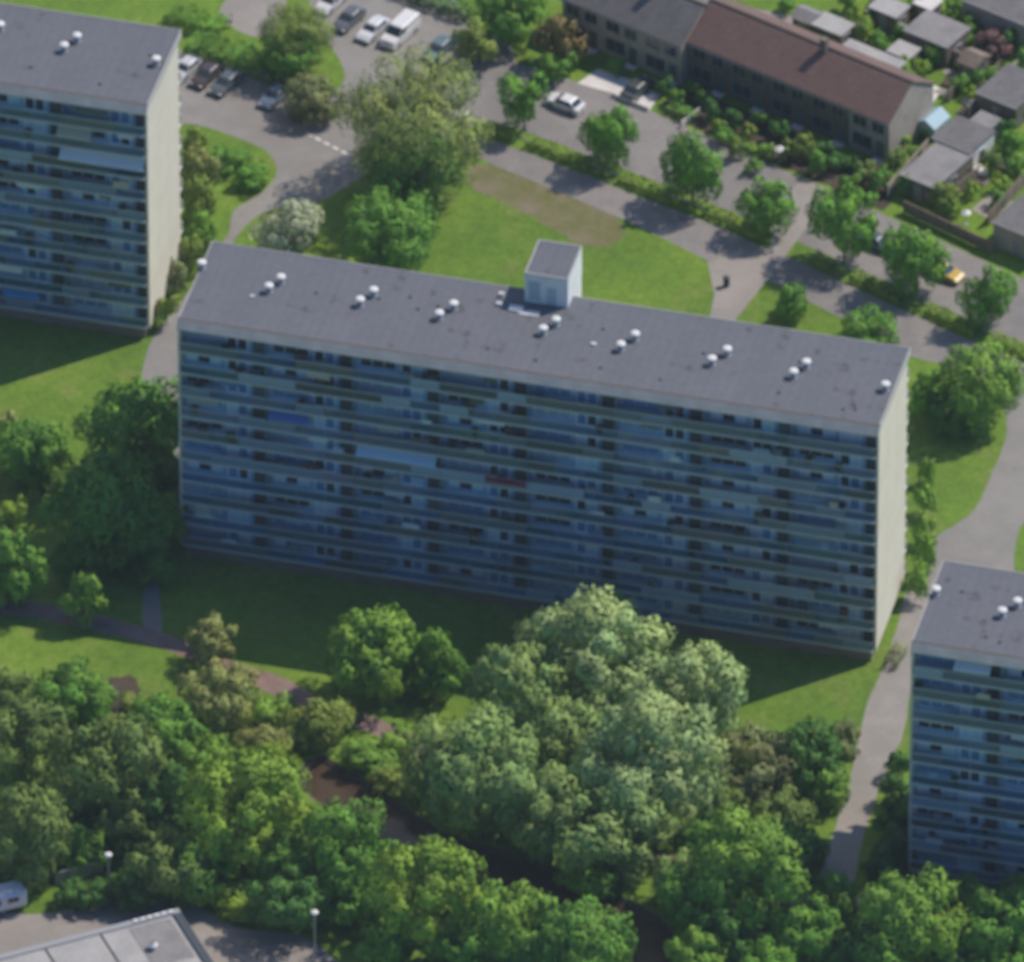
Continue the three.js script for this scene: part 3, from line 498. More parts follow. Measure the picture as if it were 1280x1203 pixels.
segs.forEach(([a, b], i) => hedge(`clipped yellow-green hedge along the footpath, ${NTH[i]} piece from the thin olive tree`, a, b, 1.5, 0.85, 'lime', 'hedges in the strip'));
hedge('dark clipped hedge above the parked dark cars', [238, 62], [335, 92], 3.2, 2.0, 'mid');
hedge('dark hedge along the top of the parking area', [500, -8], [588, 26], 1.8, 1.5, 'deep');
hedge('long hedge beside the parking court', [210, 24], [282, 44], 2.6, 1.6, 'street');
for (const [x, y, r0] of [[1128, 958, 17], [1122, 990, 20], [1116, 1024, 23], [1122, 1058, 26], [1100, 1080, 24], [1134, 1018, 18]]) shrub('dark overgrown bush in the strip between pale footpath and right block', x, y, r0, 'deep', { tall: 1.1, group: 'dark bushes at the end of the right block' });
hedge('dark hedge at the foot of the end wall near the footpath', [1112, 838], [1128, 812], 1.2, 1.0, 'brown');
hedge('clipped hedge between driveway and dark front gardens', [836, 138], [868, 152], 1.4, 1.0, 'mid');
hedge('clipped hedge on the front garden edge near the cross path', [915, 178], [955, 196], 1.2, 0.9, 'fresh');

// ---------------------------------------------------------------- row houses
const BETA = 35 * Math.PI / 180, E1 = new THREE.Vector3(Math.cos(BETA), 0, Math.sin(BETA)), E2 = new THREE.Vector3(Math.sin(BETA), 0, -Math.cos(BETA));
function house(label, pos, w, roofMat, { gableRight, gableLeft, eave = 5.2, depth = 8.2, rise = 2.7, group, chimney = true, wall = mats.brick } = {}) {
  const t = thing('row_house', label, 'house', pos, -BETA, group), over = 0.3;
  const prof = new THREE.Shape([[0, 0], [depth, 0], [depth, eave], [depth / 2, eave + rise], [0, eave]].map(a => new THREE.Vector2(...a)));
  const g = new THREE.ExtrudeGeometry(prof, { depth: w - 0.02, bevelEnabled: false }); g.rotateY(Math.PI / 2);
  part(t, 'wall', g, wall, 0.01, 0, 0);
  const x0 = gableLeft ? -0.12 : 0.004, x1 = w + (gableRight ? 0.12 : -0.004), sl = Math.hypot(depth / 2 + over, rise * (1 + over / (depth / 2))), ang = Math.atan2(rise, depth / 2);
  for (const s of [1, -1]) {
    const rf = new THREE.Mesh(box(x1 - x0, 0.16, sl), roofMat); rf.name = 'roof'; rf.castShadow = rf.receiveShadow = true;
    const mz = -depth / 2 + s * (depth / 2 + over) / 2, my = eave + rise - rise * (1 + over / (depth / 2)) / 2;
    rf.position.set((x0 + x1) / 2, my + 0.02, mz); rf.rotation.x = s * ang; t.add(rf);
    if (s === 1 && chimney) { const c = part(rf, 'chimney', mergeGeometries([bg(-0.35, 0.35, 0, 1.5, -0.28, 0.28), bg(-0.42, 0.42, 1.502, 1.62, -0.34, 0.34)]), mats.brick, w / 2 - 0.6, 0.1, -sl / 2 + 0.5); c.rotation.x = -ang; }
  }
  B(t, 'ridge', mats.trim, x0, x1, eave + rise + 0.12, eave + rise + 0.24, -depth / 2 + 0.14, -depth / 2 - 0.14);
  B(t, 'gutter', mats.trimLight, x0, x1, eave - 0.34, eave - 0.22, over + 0.16, over + 0.03);
  const win = (name, a, b, y0, y1) => { const f = part(t, name, mergeGeometries([bg(a, b, y0, y0 + 0.08, 0.0, 0.07), bg(a, b, y1 - 0.08, y1, 0.0, 0.07), bg(a, a + 0.08, y0 + 0.08, y1 - 0.08, 0.0, 0.07), bg(b - 0.08, b, y0 + 0.08, y1 - 0.08, 0.0, 0.07), bg((a + b) / 2 - 0.03, (a + b) / 2 + 0.03, y0 + 0.08, y1 - 0.08, 0.0, 0.07)]), mats.houseFrame); B(f, 'pane', mats.glass, a + 0.08, (a + b) / 2 - 0.03, y0 + 0.08, y1 - 0.08, 0.03, 0.01); B(f, 'pane', mats.glass, (a + b) / 2 + 0.03, b - 0.08, y0 + 0.08, y1 - 0.08, 0.03, 0.01); };
  win('window', 0.5, 3.0, 0.7, 2.3); win('window', 0.5, 2.3, 3.2, 4.6); win('window', 2.9, 4.5, 3.2, 4.6);
  const d = B(t, 'door', M(0.10, 0.14, 0.12, 0.5), 3.5, 4.45, 0.05, 2.2, 0.06, 0.002); B(d, 'door_handle', mats.metal, -0.36, -0.3, 1.0, 1.15, 0.05, 0.032);
  B(t, 'doorstep', mats.slab, 3.3, 4.65, 0.001, 0.05, 0.9, 0.002);
  return t;
}
const cornR = at(1112, 155, 5.0); cornR.y = 0;
{
  const w = 5.1;
  for (let i = 0; i < 5; i++) house(i === 0 ? 'end row house with red-brown tiled roof and sunlit bare gable wall' : i === 4 ? 'row house with red-brown roof joined to the grey roofed house' : `red-brown roofed row house, ${NTH[i]} from the bare gable wall`, cornR.clone().addScaledVector(E1, -w * (i + 1)), w, mats.redTile, { gableRight: i === 0, gableLeft: i === 4, group: i > 0 && i < 4 ? 'row houses with red-brown roofs' : undefined, chimney: i === 2, wall: i === 0 ? mats.gable : mats.brick });
  const cl = cornR.clone().addScaledVector(E1, -w * 5 - 0.06).addScaledVector(E2, -1.2);
  for (let i = 0; i < 3; i++) house(i === 0 ? 'grey roofed row house standing forward of the red-brown row' : i === 1 ? 'grey roofed row house behind the pale driveway' : 'grey roofed row house beside the orange brown shrub', cl.clone().addScaledVector(E1, -w * (i + 1)), w, mats.greyTile, { gableRight: i === 0, gableLeft: i === 2, chimney: i === 1, wall: mats.gable });
}
function shed(label, px, py, w, d, h, roofMat, wallMat, turn = -BETA, flat = true) {          // (px, py): middle of the roof
  const p = at(px, py, h); p.y = 0; const t = thing('garden_shed', label, 'shed', p, turn);
  part(t, 'wall', box(w, h - 0.1, d), wallMat);
  if (flat) { part(t, 'roof', box(w + 0.3, 0.14, d + 0.3), roofMat, 0, h - 0.098, 0); B(t, 'roof_edge', mats.trimLight, -w / 2 - 0.17, w / 2 + 0.17, h - 0.12, h + 0.06, d / 2 + 0.21, d / 2 + 0.152); }
  else { const s = new THREE.Shape([[-d / 2 - 0.25, 0], [d / 2 + 0.25, 0], [0, d * 0.3]].map(a => new THREE.Vector2(...a))); const g = new THREE.ExtrudeGeometry(s, { depth: w + 0.3, bevelEnabled: false }); g.rotateY(Math.PI / 2); g.translate(-(w + 0.3) / 2, 0, 0); part(t, 'roof', g, roofMat, 0, h - 0.098, 0); }
  const dr = B(t, 'door', M(0.30, 0.30, 0.28, 0.6), -0.5, 0.45, 0.02, 1.95, d / 2 + 0.05, d / 2 + 0.002); B(dr, 'door_handle', mats.metal, 0.3, 0.36, 0.95, 1.1, 0.05, 0.026);
  const wd = B(t, 'window', mats.frame, w / 2 + 0.002, w / 2 + 0.05, 1.1, 1.8, 0.5, -0.5); B(wd, 'pane', mats.glass, 0.025, 0.03, 0.08, 0.62, 0.42, -0.42);
  return t;
}
const GT = -BETA;
shed('long grey roofed shed beside the gable wall of the row', 1172, 205, 4.2, 7.2, 2.5, mats.flatRoof, mats.wood, GT);
shed('grey flat roofed shed behind the long shed', 1205, 168, 4.6, 4.6, 2.7, mats.greyTile, mats.whitePaint, GT);
shed('wide grey roofed garden house in the back gardens', 1172, 36, 5.4, 4.2, 2.7, mats.flatRoof, mats.wood, GT);
shed('dark grey roofed shed beside the red leaved bush', 1266, 108, 5.0, 6.0, 2.8, mats.greyTile, mats.brick, GT);
shed('grey roofed house corner past the back gardens', 1262, 4, 9.0, 4.5, 3.4, mats.greyTile, mats.gable, GT);
shed('small white roofed shed in the back gardens', 1112, 8, 3.4, 2.4, 2.4, mats.paleRoof, mats.wood, GT);
shed('large grey roofed outbuilding at the end of the street gardens', 1292, 272, 6.0, 6.0, 3.2, mats.greyTile, mats.gable, GT);
shed('pale roofed lean-to against the back of the row', 1042, 30, 3.6, 2.4, 2.3, mats.paleRoof, mats.wood, GT);
shed('small dark shed between the garden fences', 1010, 18, 2.4, 2.2, 2.2, mats.flatRoof, mats.wood, GT, false);
shed('long pale roofed outhouse along the rear of the red-brown row', 1090, 70, 7.0, 2.2, 2.4, mats.paleRoof, mats.gable, GT);
{
  // small greenhouse beside the gable
  const p = at(1166, 150, 1.6); p.y = 0; const t = thing('greenhouse', 'small pale blue greenhouse beside the sunlit gable wall', 'greenhouse', p, GT), gl = M(0.36, 0.50, 0.54, 0.15);
  part(t, 'base', box(2.4, 0.5, 2.9), mats.brick); part(t, 'glass_wall', box(2.36, 1.2, 2.86), gl, 0, 0.502, 0);
  const s = new THREE.Shape([[-1.3, 0], [1.3, 0], [0, 0.8]].map(a => new THREE.Vector2(...a))), g = new THREE.ExtrudeGeometry(s, { depth: 3.0, bevelEnabled: false }); g.translate(0, 0, -1.5); part(t, 'glass_roof', g, gl, 0, 1.704, 0);
  for (const x of [-1.19, 1.19]) for (const z of [-1.44, 0, 1.44]) B(t, 'frame_post', mats.white, x - 0.04, x + 0.04, 0.5, 1.7, z - 0.04, z + 0.04);
}
// garden fences: posts and board panels
const boardG = box(0.46, 1.6, 0.05);
function fence(label, a, b, mat, h = 1.7, group, step = 2.0) {
  const p = at(...a), q = at(...b), L = p.distanceTo(q), t = thing('garden_fence', label, 'fence', p, Math.atan2(-(q.z - p.z), q.x - p.x), group), n = Math.max(1, Math.round(L / step)), s = L / n;
  for (let i = 0; i <= n; i++) B(t, 'post', mat, i * s - 0.06, i * s + 0.06, 0, h + 0.1, 0.06, -0.06);
  for (let i = 0; i < n; i++) { B(t, 'panel', mat, i * s + 0.062, (i + 1) * s - 0.062, 0.08, h, 0.025, -0.025); B(t, 'capping', mat, i * s + 0.062, (i + 1) * s - 0.062, h + 0.002, h + 0.06, 0.06, -0.06); }
  return t;
}
fence('pale wooden fence running up from the street beside the long shed', [1110, 248], [1160, 190], mats.paleWood);
fence('pale wooden fence between the shed and the dark roofed shed', [1212, 148], [1272, 92], mats.paleWood);
fence('wooden fence behind the red-brown row', [1122, 110], [1160, 62], mats.paleWood);
fence('wooden fence of the garden with the white parasol', [1164, 252], [1196, 224], mats.paleWood);
fence('wooden fence beside the grey outbuilding', [1236, 282], [1290, 222], mats.wood);
fence('low wooden fence along the back alley', [1000, 40], [1060, 62], mats.wood, 1.4);
fence('long fence along the gardens beside the street', [1130, 266], [1240, 318], mats.wood, 1.5);
fence('fence of the back garden beside the wide garden house', [1190, 78], [1222, 92], mats.paleWood);
fence('white fence at the head of the back gardens', [1082, 26], [1140, 48], mats.white, 1.3);
fence('bluish metal fence of the yard behind the lamp post', [70, 1108], [128, 1092], mats.metal, 1.6);
shed('low pale shed tucked against the back fence', 1130, 62, 2.6, 2.2, 2.1, mats.paleRoof, mats.wood, GT);
shed('brown roofed hen house beside the red leaved bush', 1218, 72, 2.2, 2.6, 2.0, mats.wood, mats.wood, GT, false);
shed('small grey shed beside the long pale fence', 1232, 150, 2.4, 2.0, 2.1, mats.flatRoof, mats.paleWood, GT);
shed('tiny white roofed shed at the top of the back gardens', 1160, 2, 2.2, 2.0, 2.1, mats.slab, mats.wood, GT);
fence('wooden fence between two back gardens behind the red-brown row', [1052, 66], [1082, 34], mats.wood, 1.5);
fence('wooden fence along the far side of the back gardens', [1150, 58], [1196, 78], mats.wood, 1.5);
fence('pale fence at the foot of the long grey roofed shed', [1150, 232], [1176, 246], mats.paleWood, 1.3);
fence('wooden fence beside the dark grey roofed shed', [1225, 120], [1250, 90], mats.wood, 1.5);
for (const [n, a, b] of [['at the end of the garden with the greenhouse', [1186, 128], [1206, 108]], ['beside the wide garden house', [1128, 26], [1150, 12]], ['between the small sheds at the top of the gardens', [1088, 12], [1104, -6]], ['behind the small grey shed', [1240, 160], [1262, 142]], ['beside the dark roofed outbuilding', [1196, 246], [1222, 224]]]) fence('weathered garden fence ' + n, a, b, mats.wood, 1.5);
[[1140, 112, 'slab'], [1188, 92, 'paving'], [1214, 128, 'slab'], [1180, 116, 'paving'], [1250, 200, 'paving'], [1226, 214, 'slab'], [1100, 90, 'slab'], [1240, 28, 'paving'], [1076, 52, 'slab'], [1020, 36, 'slab'], [1200, 200, 'paving'], [1262, 118, 'slab']].forEach(([x, y, m], i) => { const w = 9 + i % 4 * 2, h = 6 + i % 3 * 2; sheet('garden_paving', [[x - w, y - h * 0.3], [x, y - h], [x + w, y + h * 0.2], [x + 2, y + h]], mats[m], 6, false, 0.08); });
[[1192, 108], [1222, 226], [1252, 208], [1138, 74], [1106, 32], [1232, 42], [1212, 144], [1046, 46]].forEach(([x, y], i) => { const t = thing('raised_bed', 'wooden raised planting bed with earth in the back gardens', 'planter', at(x, y), -BETA, 'raised beds in the back gardens'); part(t, 'frame', mergeGeometries([bg(-1.1, 1.1, 0, 0.4, 0.55, 0.62), bg(-1.1, 1.1, 0, 0.4, -0.62, -0.55), bg(-1.17, -1.1, 0, 0.4, -0.62, 0.62), bg(1.1, 1.17, 0, 0.4, -0.62, 0.62)]), i % 2 ? mats.paleWood : mats.wood); part(t, 'earth', box(2.19, 0.32, 1.09), mats.soil); });
// pale terraces and patios
for (const [i, q] of [[[1214, 262], [1240, 240], [1268, 252], [1240, 276]], [[1145, 130], [1165, 105], [1178, 112], [1160, 138]], [[1196, 72], [1212, 62], [1226, 82], [1212, 96]], [[1130, 55], [1150, 40], [1160, 50], [1140, 70]], [[1030, 28], [1056, 20], [1070, 40], [1050, 52]]].entries()) sheet('patio', q, i % 2 ? mats.slab : mats.paving, 2, false, 0.05);
sheet('back_alley', [[940, 10], [990, 20], [1080, 62], [1140, 96], [1130, 108], [1040, 72], [930, 24]], mats.paving, 1, false, 0.05);
{
  const r = rngOf(61), CW = { lime: 'yellow-green', yellow: 'bright yellowish', mid: 'plain green', fresh: 'fresh light green', deep: 'dark green', street: 'vivid green', drab: 'dull green', olive: 'olive green', brown: 'brownish' };
  const gs = [[1085, 40, 20, 'lime'], [1068, 20, 14, 'yellow'], [1100, 60, 16, 'mid'], [1128, 88, 14, 'fresh'], [1210, 30, 18, 'mid'], [1262, 50, 16, 'deep'], [1230, 98, 15, 'mid'], [1246, 132, 14, 'fresh'], [1200, 108, 13, 'mid'], [1150, 86, 12, 'yellow'], [1262, 180, 18, 'street'], [1240, 205, 15, 'drab'], [1178, 245, 20, 'olive'], [1215, 240, 12, 'lime'], [1246, 250, 11, 'mid'], [1200, 215, 10, 'deep'], [1135, 230, 14, 'mid'], [1120, 200, 13, 'drab'], [1130, 176, 12, 'fresh'], [1278, 140, 12, 'deep'], [1060, 5, 13, 'mid'], [1145, 5, 14, 'street'], [1190, 6, 14, 'mid'], [1225, 60, 12, 'deep'], [985, 8, 11, 'mid'], [1112, 78, 11, 'street'], [1165, 72, 12, 'fresh'], [1180, 62, 10, 'lime'], [1205, 50, 12, 'mid'], [1238, 112, 11, 'lime'], [1258, 160, 12, 'deep'], [1226, 180, 12, 'fresh'], [1270, 210, 14, 'mid'], [1252, 232, 12, 'yellow'], [1190, 262, 11, 'fresh'], [1170, 228, 10, 'mid'], [1144, 196, 10, 'deep'], [1212, 118, 10, 'yellow'], [1094, 22, 11, 'deep'], [1128, 40, 11, 'mid'], [1272, 30, 13, 'fresh'], [1030, 48, 10, 'mid'], [1058, 40, 9, 'lime'], [1226, 10, 13, 'deep'], [1278, 76, 12, 'mid'], [1160, 165, 9, 'mid']];
  for (const [x, y, s, m] of gs) shrub(`${CW[m]} shrub in the back gardens behind and beside the row`, x, y, s, m, { tall: rr(0.8, 1.1, r), group: 'garden shrubs behind the row' });
  const fs = [[846, 122, 12, 'mid'], [890, 140, 13, 'deep'], [905, 172, 14, 'mid'], [935, 168, 12, 'olive'], [958, 190, 12, 'fresh'], [975, 165, 13, 'deep'], [1005, 182, 18, 'olive'], [1020, 205, 14, 'mid'], [1045, 205, 14, 'deep'], [1080, 215, 17, 'drab'], [1100, 228, 15, 'mid'], [868, 112, 11, 'deep'], [940, 210, 12, 'mid'], [770, 85, 10, 'mid'], [1062, 230, 13, 'mid'], [880, 122, 12, 'deep'], [918, 150, 13, 'deep'], [950, 150, 11, 'mid'], [985, 190, 13, 'drab'], [1030, 190, 13, 'deep'], [1065, 205, 12, 'deep'], [900, 158, 10, 'fresh'], [920, 190, 11, 'drab'], [830, 108, 11, 'deep']];
  for (const [x, y, s, m] of fs) shrub(`${CW[m]} shrub in the shaded front gardens of the row`, x, y, s, m, { tall: rr(0.8, 1.1, r), group: 'shrubs in the front gardens' });
  shrub('red leaved bush in the back gardens', 1244, 56, 24, 'red', { tall: 0.8 });
}
function parasol(label, px, py, rad, h = 2.2) {
  const p = at(px, py, h); p.y = 0; const t = thing('garden_parasol', label, 'parasol', p);
  part(t, 'canopy', new THREE.ConeGeometry(rad, 0.45, 8, 1, false), mats.white, 0, h, 0); part(t, 'pole', new THREE.CylinderGeometry(0.025, 0.025, h, 8).translate(0, h / 2, 0), mats.metal); part(t, 'base', new THREE.CylinderGeometry(0.24, 0.28, 0.08, 12).translate(0, 0.04, 0), mats.metal);
}
parasol('white parasol in the front garden by the row of houses', 975, 184, 0.6, 1.8);
parasol('small white parasol in the garden beside the grey outbuilding', 1208, 264, 0.55, 1.7);
fence('low white garden wall at the street edge of the front gardens', [852, 160], [874, 143], mats.slab, 0.8, undefined, 1.2);
fence('low white wall beside the driveway kerb', [766, 121], [810, 139], mats.slab, 0.45, undefined, 1.5);

// ---------------------------------------------------------------- vehicles
const wheelT = new THREE.TorusGeometry(0.235, 0.095, 8, 18), rimG = new THREE.CylinderGeometry(0.20, 0.20, 0.16, 14).rotateX(Math.PI / 2);
function loft(rows) {                          // rows of [y, x0, x1, halfwidth]: stacked rectangles
  const pos = [], idx = []; rows.forEach(([y, a, b, w]) => pos.push(a, y, -w, b, y, -w, b, y, w, a, y, w));
  for (let i = 0; i + 1 < rows.length; i++) for (let j = 0; j < 4; j++) { const a = i * 4 + j, b = i * 4 + (j + 1) % 4; idx.push(a, a + 4, b, b, a + 4, b + 4); }
  const t = (rows.length - 1) * 4; idx.push(t, t + 3, t + 1, t + 1, t + 3, t + 2); idx.push(0, 1, 3, 1, 2, 3);
  let g = new THREE.BufferGeometry(); g.setAttribute('position', new THREE.Float32BufferAttribute(pos, 3)); g.setIndex(idx); g = g.toNonIndexed(); g.computeVertexNormals(); return g;
}
const carPaint = (r, g, b) => new THREE.MeshPhysicalMaterial({ color: new THREE.Color().setRGB(r, g, b), roughness: 0.35, clearcoat: 1, clearcoatRoughness: 0.06 });
const lampW = M(0.8, 0.8, 0.78, 0.2), lampR = M(0.35, 0.02, 0.02, 0.25);
function vehicle(name, label, cat, px, py, turn, paint, van = false) {     // front points along +x of the thing
  const p = at(px, py, 0.75); p.y = 0; const t = thing(name, label, cat, p, turn), l = van ? 2.55 : 2.1, w = van ? 0.95 : 0.86, sill = 0.26, belt = van ? 1.12 : 0.88, top = van ? 2.1 : 1.46;
  const sideS = new THREE.Shape(); const q = van ? [[-l, sill], [-l, belt + 0.05], [l - 0.95, belt + 0.05], [l - 0.15, belt - 0.12], [l, belt - 0.45], [l, sill]] : [[-l, sill + 0.05], [-l, belt - 0.05], [-l + 0.3, belt + 0.02], [0.85, belt + 0.02], [l - 0.35, belt - 0.14], [l, belt - 0.34], [l, sill + 0.05], [l - 0.25, sill], [-l + 0.25, sill]];
  q.forEach((a, i) => i ? sideS.lineTo(...a) : sideS.moveTo(...a)); sideS.closePath();
  const bodyG = new THREE.ExtrudeGeometry(sideS, { depth: 2 * w - 0.16, bevelEnabled: true, bevelSize: 0.06, bevelThickness: 0.08, bevelSegments: 2 }); bodyG.translate(0, 0, -w + 0.08);
  part(t, 'body', bodyG, paint);
  const c = van ? [-l + 0.03, l - 1.0, -l + 0.08, l - 1.75] : [-l + 0.35, 1.0, -l + 0.95, 0.25];
  const y0 = belt + (van ? 0.06 : 0.03), wb = w - 0.05, wt = w - (van ? 0.1 : 0.2);
  part(t, 'cabin', loft([[y0, c[0], c[1], wb], [top - 0.07, c[2] - 0.03, c[3] + 0.05, wt + 0.02], [top, c[2] + 0.1, c[3] - 0.1, wt - 0.1]]), paint);
  // glass laid just proud of the cabin faces
  const quad = (P, name) => { const g = new THREE.BufferGeometry(); const n = new THREE.Vector3().crossVectors(P[1].clone().sub(P[0]), P[3].clone().sub(P[0])).normalize(); const Q = P.map(v => v.clone().addScaledVector(n, 0.012)), R = P.map(v => v.clone().addScaledVector(n, -0.01)); const f = (a, b, cc, d) => [a, b, cc, a, cc, d]; const tri = [...f(...Q), ...f(Q[0], R[0], R[1], Q[1]), ...f(Q[1], R[1], R[2], Q[2]), ...f(Q[2], R[2], R[3], Q[3]), ...f(Q[3], R[3], R[0], Q[0])]; g.setAttribute('position', new THREE.Float32BufferAttribute(tri.flatMap(v => [v.x, v.y, v.z]), 3)); g.computeVertexNormals(); return part(t, name, g, mats.glass); };
  const X = (e, k) => e ? c[1] + (c[3] + 0.05 - c[1]) * k : c[0] + (c[2] - 0.03 - c[0]) * k, Z = k => wb + (wt + 0.02 - wb) * k, Y = k => y0 + (top - 0.07 - y0) * k, v3 = (a, b, d) => new THREE.Vector3(a, b, d);
  const k0 = 0.08, k1 = 0.92;
  quad([v3(X(1, k0), Y(k0), 0.9 * Z(k0)), v3(X(1, k0), Y(k0), -0.9 * Z(k0)), v3(X(1, k1), Y(k1), -0.9 * Z(k1)), v3(X(1, k1), Y(k1), 0.9 * Z(k1))], 'windscreen');
  quad([v3(X(0, k0), Y(k0), -0.9 * Z(k0)), v3(X(0, k0), Y(k0), 0.9 * Z(k0)), v3(X(0, k1), Y(k1), 0.9 * Z(k1)), v3(X(0, k1), Y(k1), -0.9 * Z(k1))], 'rear_window');
  for (const s of [1, -1]) for (const [f0, f1] of van ? [[0.72, 0.98]] : [[0.06, 0.48], [0.52, 0.95]]) {
    const xs = (f, k) => X(0, k) + (X(1, k) - X(0, k)) * f, P = [v3(xs(f0, k0), Y(k0), s * Z(k0)), v3(xs(f1, k0), Y(k0), s * Z(k0)), v3(xs(f1, k1), Y(k1), s * Z(k1)), v3(xs(f0, k1), Y(k1), s * Z(k1))]; quad(s > 0 ? P : [P[1], P[0], P[3], P[2]], 'side_window');
  }
  for (const s of [1, -1]) for (const x of van ? [-1.55, 1.6] : [-1.3, 1.3]) { const wh = part(t, 'wheel', wheelT, mats.rubber, x, 0.33, s * (w - 0.06)); part(wh, 'rim', rimG, mats.metal, 0, 0, 0); }
  for (const s of [1, -1]) { part(t, 'headlight', new RoundedBoxGeometry(0.16, 0.15, 0.34, 2, 0.05), lampW, l + 0.0, belt - 0.3, s * (w - 0.24)); part(t, 'tail_light', new RoundedBoxGeometry(0.1, 0.28, 0.16, 2, 0.04), lampR, -l - 0.02, belt - 0.2, s * (w - 0.12)); part(t, 'wing_mirror', new RoundedBoxGeometry(0.12, 0.12, 0.2, 2, 0.04), paint, c[1] - 0.15, y0 + 0.08, s * (w + 0.1)); }
  return t;
}
const deg = d => d * Math.PI / 180;
const px2yaw = (dx, dy) => Math.atan2(-(dy / 7.43), dx / 12.2);
const upR = px2yaw(40, -38), dnL = px2yaw(-40, 38), along = px2yaw(100, 42);
vehicle('white_van', 'white delivery van parked beside a white car', 'van', 500, 40, dnL, carPaint(0.72, 0.72, 0.70), true);
vehicle('parked_car', 'white car parked next to the white van', 'car', 466, 35, dnL, carPaint(0.66, 0.67, 0.68));
vehicle('parked_car', 'dark car with pale roof parked at the end of the white vehicles', 'car', 436, 22, dnL, carPaint(0.10, 0.11, 0.12));
vehicle('parked_car', 'white car parked at the top edge of the parking area', 'car', 414, 0, dnL, carPaint(0.66, 0.66, 0.66));
vehicle('parked_car', 'greyish teal car parked apart from the white van', 'car', 548, 60, dnL, carPaint(0.10, 0.17, 0.19));
vehicle('parked_car', 'blue-grey car parked beside the brownish shrub', 'car', 344, 118, dnL, carPaint(0.10, 0.15, 0.21));
vehicle('parked_car', 'dark green-grey car parked between two dark cars', 'car', 282, 102, dnL, carPaint(0.075, 0.10, 0.11));
vehicle('parked_car', 'dark maroon car parked next to the dark green-grey car', 'car', 258, 92, dnL, carPaint(0.05, 0.035, 0.035));
vehicle('parked_car', 'white car parked nearest the end wall of the left block', 'car', 232, 84, dnL, carPaint(0.55, 0.56, 0.57));
vehicle('parked_car', 'white car driving on the street beside the driveway', 'car', 706, 127, px2yaw(-100, -42), carPaint(0.70, 0.70, 0.69));
vehicle('parked_car', 'dark teal car parked on the street behind the street trees', 'car', 1098, 302, along, carPaint(0.05, 0.09, 0.09));
vehicle('parked_car', 'yellow car on the street half hidden by a street tree', 'car', 1180, 338, along, carPaint(0.55, 0.36, 0.04));
vehicle('parked_car', 'dark car parked on the pale driveway before the grey roofed houses', 'car', 798, 108, px2yaw(28, -24), carPaint(0.05, 0.06, 0.055));
vehicle('parked_car', 'red car parked behind the white caravan in the yard', 'car', -8, 1088, px2yaw(100, -20), carPaint(0.30, 0.02, 0.02));
{
  const p = at(0, 1125, 1.3); p.y = 0; const t = thing('caravan', 'rounded white caravan standing in the yard beside the flat roofed building', 'caravan', p, px2yaw(100, -24));
  part(t, 'body', new RoundedBoxGeometry(5.2, 2.2, 2.3, 5, 0.55), carPaint(0.66, 0.70, 0.74), 0, 1.5, 0);
  B(t, 'chassis', mats.dark, -2.2, 2.2, 0.28, 0.42, 0.8, -0.8);
  for (const s of [1, -1]) { const wh = part(t, 'wheel', wheelT, mats.rubber, 0, 0.33, s * 1.0); part(wh, 'rim', rimG, mats.metal); B(t, 'window', mats.glass, -1.6, -0.3, 1.5, 2.1, s * 1.155, s * 1.135); B(t, 'window', mats.glass, 0.4, 1.6, 1.5, 2.1, s * 1.155, s * 1.135); }
  B(t, 'hitch', mats.metal, -3.6, -2.25, 0.3, 0.4, 0.06, -0.06);
}

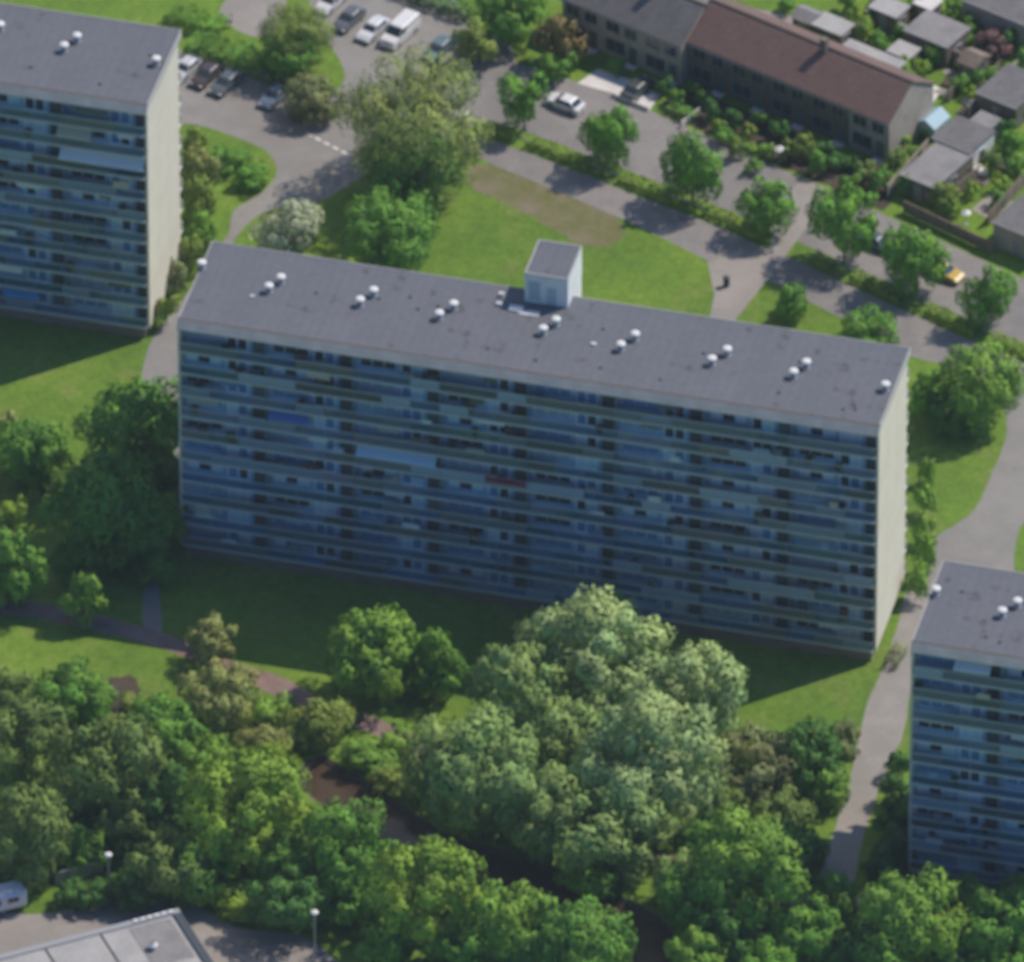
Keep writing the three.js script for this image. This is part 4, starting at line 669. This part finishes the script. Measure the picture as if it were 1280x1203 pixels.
// ---------------------------------------------------------------- flat roofed building in the corner
{
  const h = 4.2, c = at(222, 1137, h), l = at(0, 1195, h), dir = l.clone().sub(c).setY(0).normalize(), yaw = Math.atan2(dir.z, -dir.x);      // local -x runs along the top edge to the left
  const t = thing('flat_roofed_building', 'low flat roofed building with dark roof edge in the service yard', 'building', new THREE.Vector3(c.x, 0, c.z), yaw), w = 30, d = 16;
  B(t, 'wall', mats.gable, -w, 0, 0, h - 0.5, 0, d);
  const dk = M(0.055, 0.068, 0.080, 0.6);
  B(t, 'roof_edge', mats.metal, -w - 0.1, 0.1, h - 0.498, h + 0.08, -0.1, 0.62);
  B(t, 'roof_edge', dk, -0.75, 0.1, h - 0.498, h + 0.1, 0.622, d);
  B(t, 'roof', mats.paleRoof, -w, -0.752, h - 0.498, h - 0.1, 0.622, d);
  for (const [x0, x1, m] of [[-8.6, -8.4, mats.dark], [-14.5, -14.3, mats.dark]]) B(t, 'roof_seam', m, x0, x1, h - 0.098, h - 0.05, 0.7, d - 0.1);
  B(t, 'roof_patch', mats.flatRoof, -5.6, -1.2, h - 0.096, h - 0.06, 1.0, 7.5);
  for (let i = 0; i < 6; i++) B(t, 'skylight', mats.white, -0.6 - i * 0.75 - 0.5, -0.6 - i * 0.75, h + 0.082, h + 0.26, 0.1, 0.45);
  for (const [x, z] of [[-4.6, 4.8]]) { const v = part(t, 'roof_vent', pipeGeo, mats.metal, x, h - 0.06, z); part(v, 'vent_cap', capGeo, mats.white, 0, 0.5, 0); }
}
// ---------------------------------------------------------------- lamp posts
function lamp(label, px, py, h = 6) {
  const p = at(px, py, h); p.y = 0; const t = thing('street_lamp', label, 'lamp post', p);
  part(t, 'pole', new THREE.CylinderGeometry(0.06, 0.10, h, 10).translate(0, h / 2, 0), mats.metal);
  const hd = part(t, 'lamp_head', new THREE.LatheGeometry([[0.05, -0.12], [0.28, -0.02], [0.42, 0.08], [0.36, 0.2], [0.16, 0.3], [0.001, 0.32]].map(a => new THREE.Vector2(...a)), 16), mats.white, 0, h, 0);
  part(hd, 'collar', new THREE.CylinderGeometry(0.09, 0.09, 0.2, 10), mats.metal, 0, -0.2, 0);
}
lamp('white headed lamp post before the dull olive tree in the yard', 135, 1070);
lamp('white headed lamp post beside the yard near the ditch trees', 393, 1142);
lamp('lamp post whose white head pokes out of the thin olive tree', 582, 143, 7);

// ---------------------------------------------------------------- litter bin on the cross path
{
  const t = thing('litter_bin', 'dark litter bin standing on the cross path behind the long block', 'litter bin', at(908, 358));
  part(t, 'bin', new THREE.LatheGeometry([[0.001, 0.06], [0.26, 0.06], [0.32, 0.2], [0.34, 0.92], [0.30, 0.92], [0.28, 0.3]].map(a => new THREE.Vector2(...a)), 18), M(0.04, 0.045, 0.045, 0.6, { side: THREE.DoubleSide }));
  part(t, 'hood', new THREE.LatheGeometry([[0.38, 1.12], [0.36, 1.18], [0.2, 1.27], [0.001, 1.3]].map(a => new THREE.Vector2(...a)), 18), M(0.05, 0.055, 0.055, 0.6, { side: THREE.DoubleSide }));
  for (let i = 0; i < 3; i++) part(t, 'post', new THREE.CylinderGeometry(0.02, 0.02, 1.14, 8).translate(0, 0.57, 0), mats.metal, 0.33 * Math.cos(i * 2.094), 0, 0.33 * Math.sin(i * 2.094));
}
scene.fog = new THREE.FogExp2(0xd4dee8, 0.000019);
scene.traverse(o => { if (o.isMesh && o !== sky) { o.castShadow = true; o.receiveShadow = true; } });
renderer.render(scene, camera);
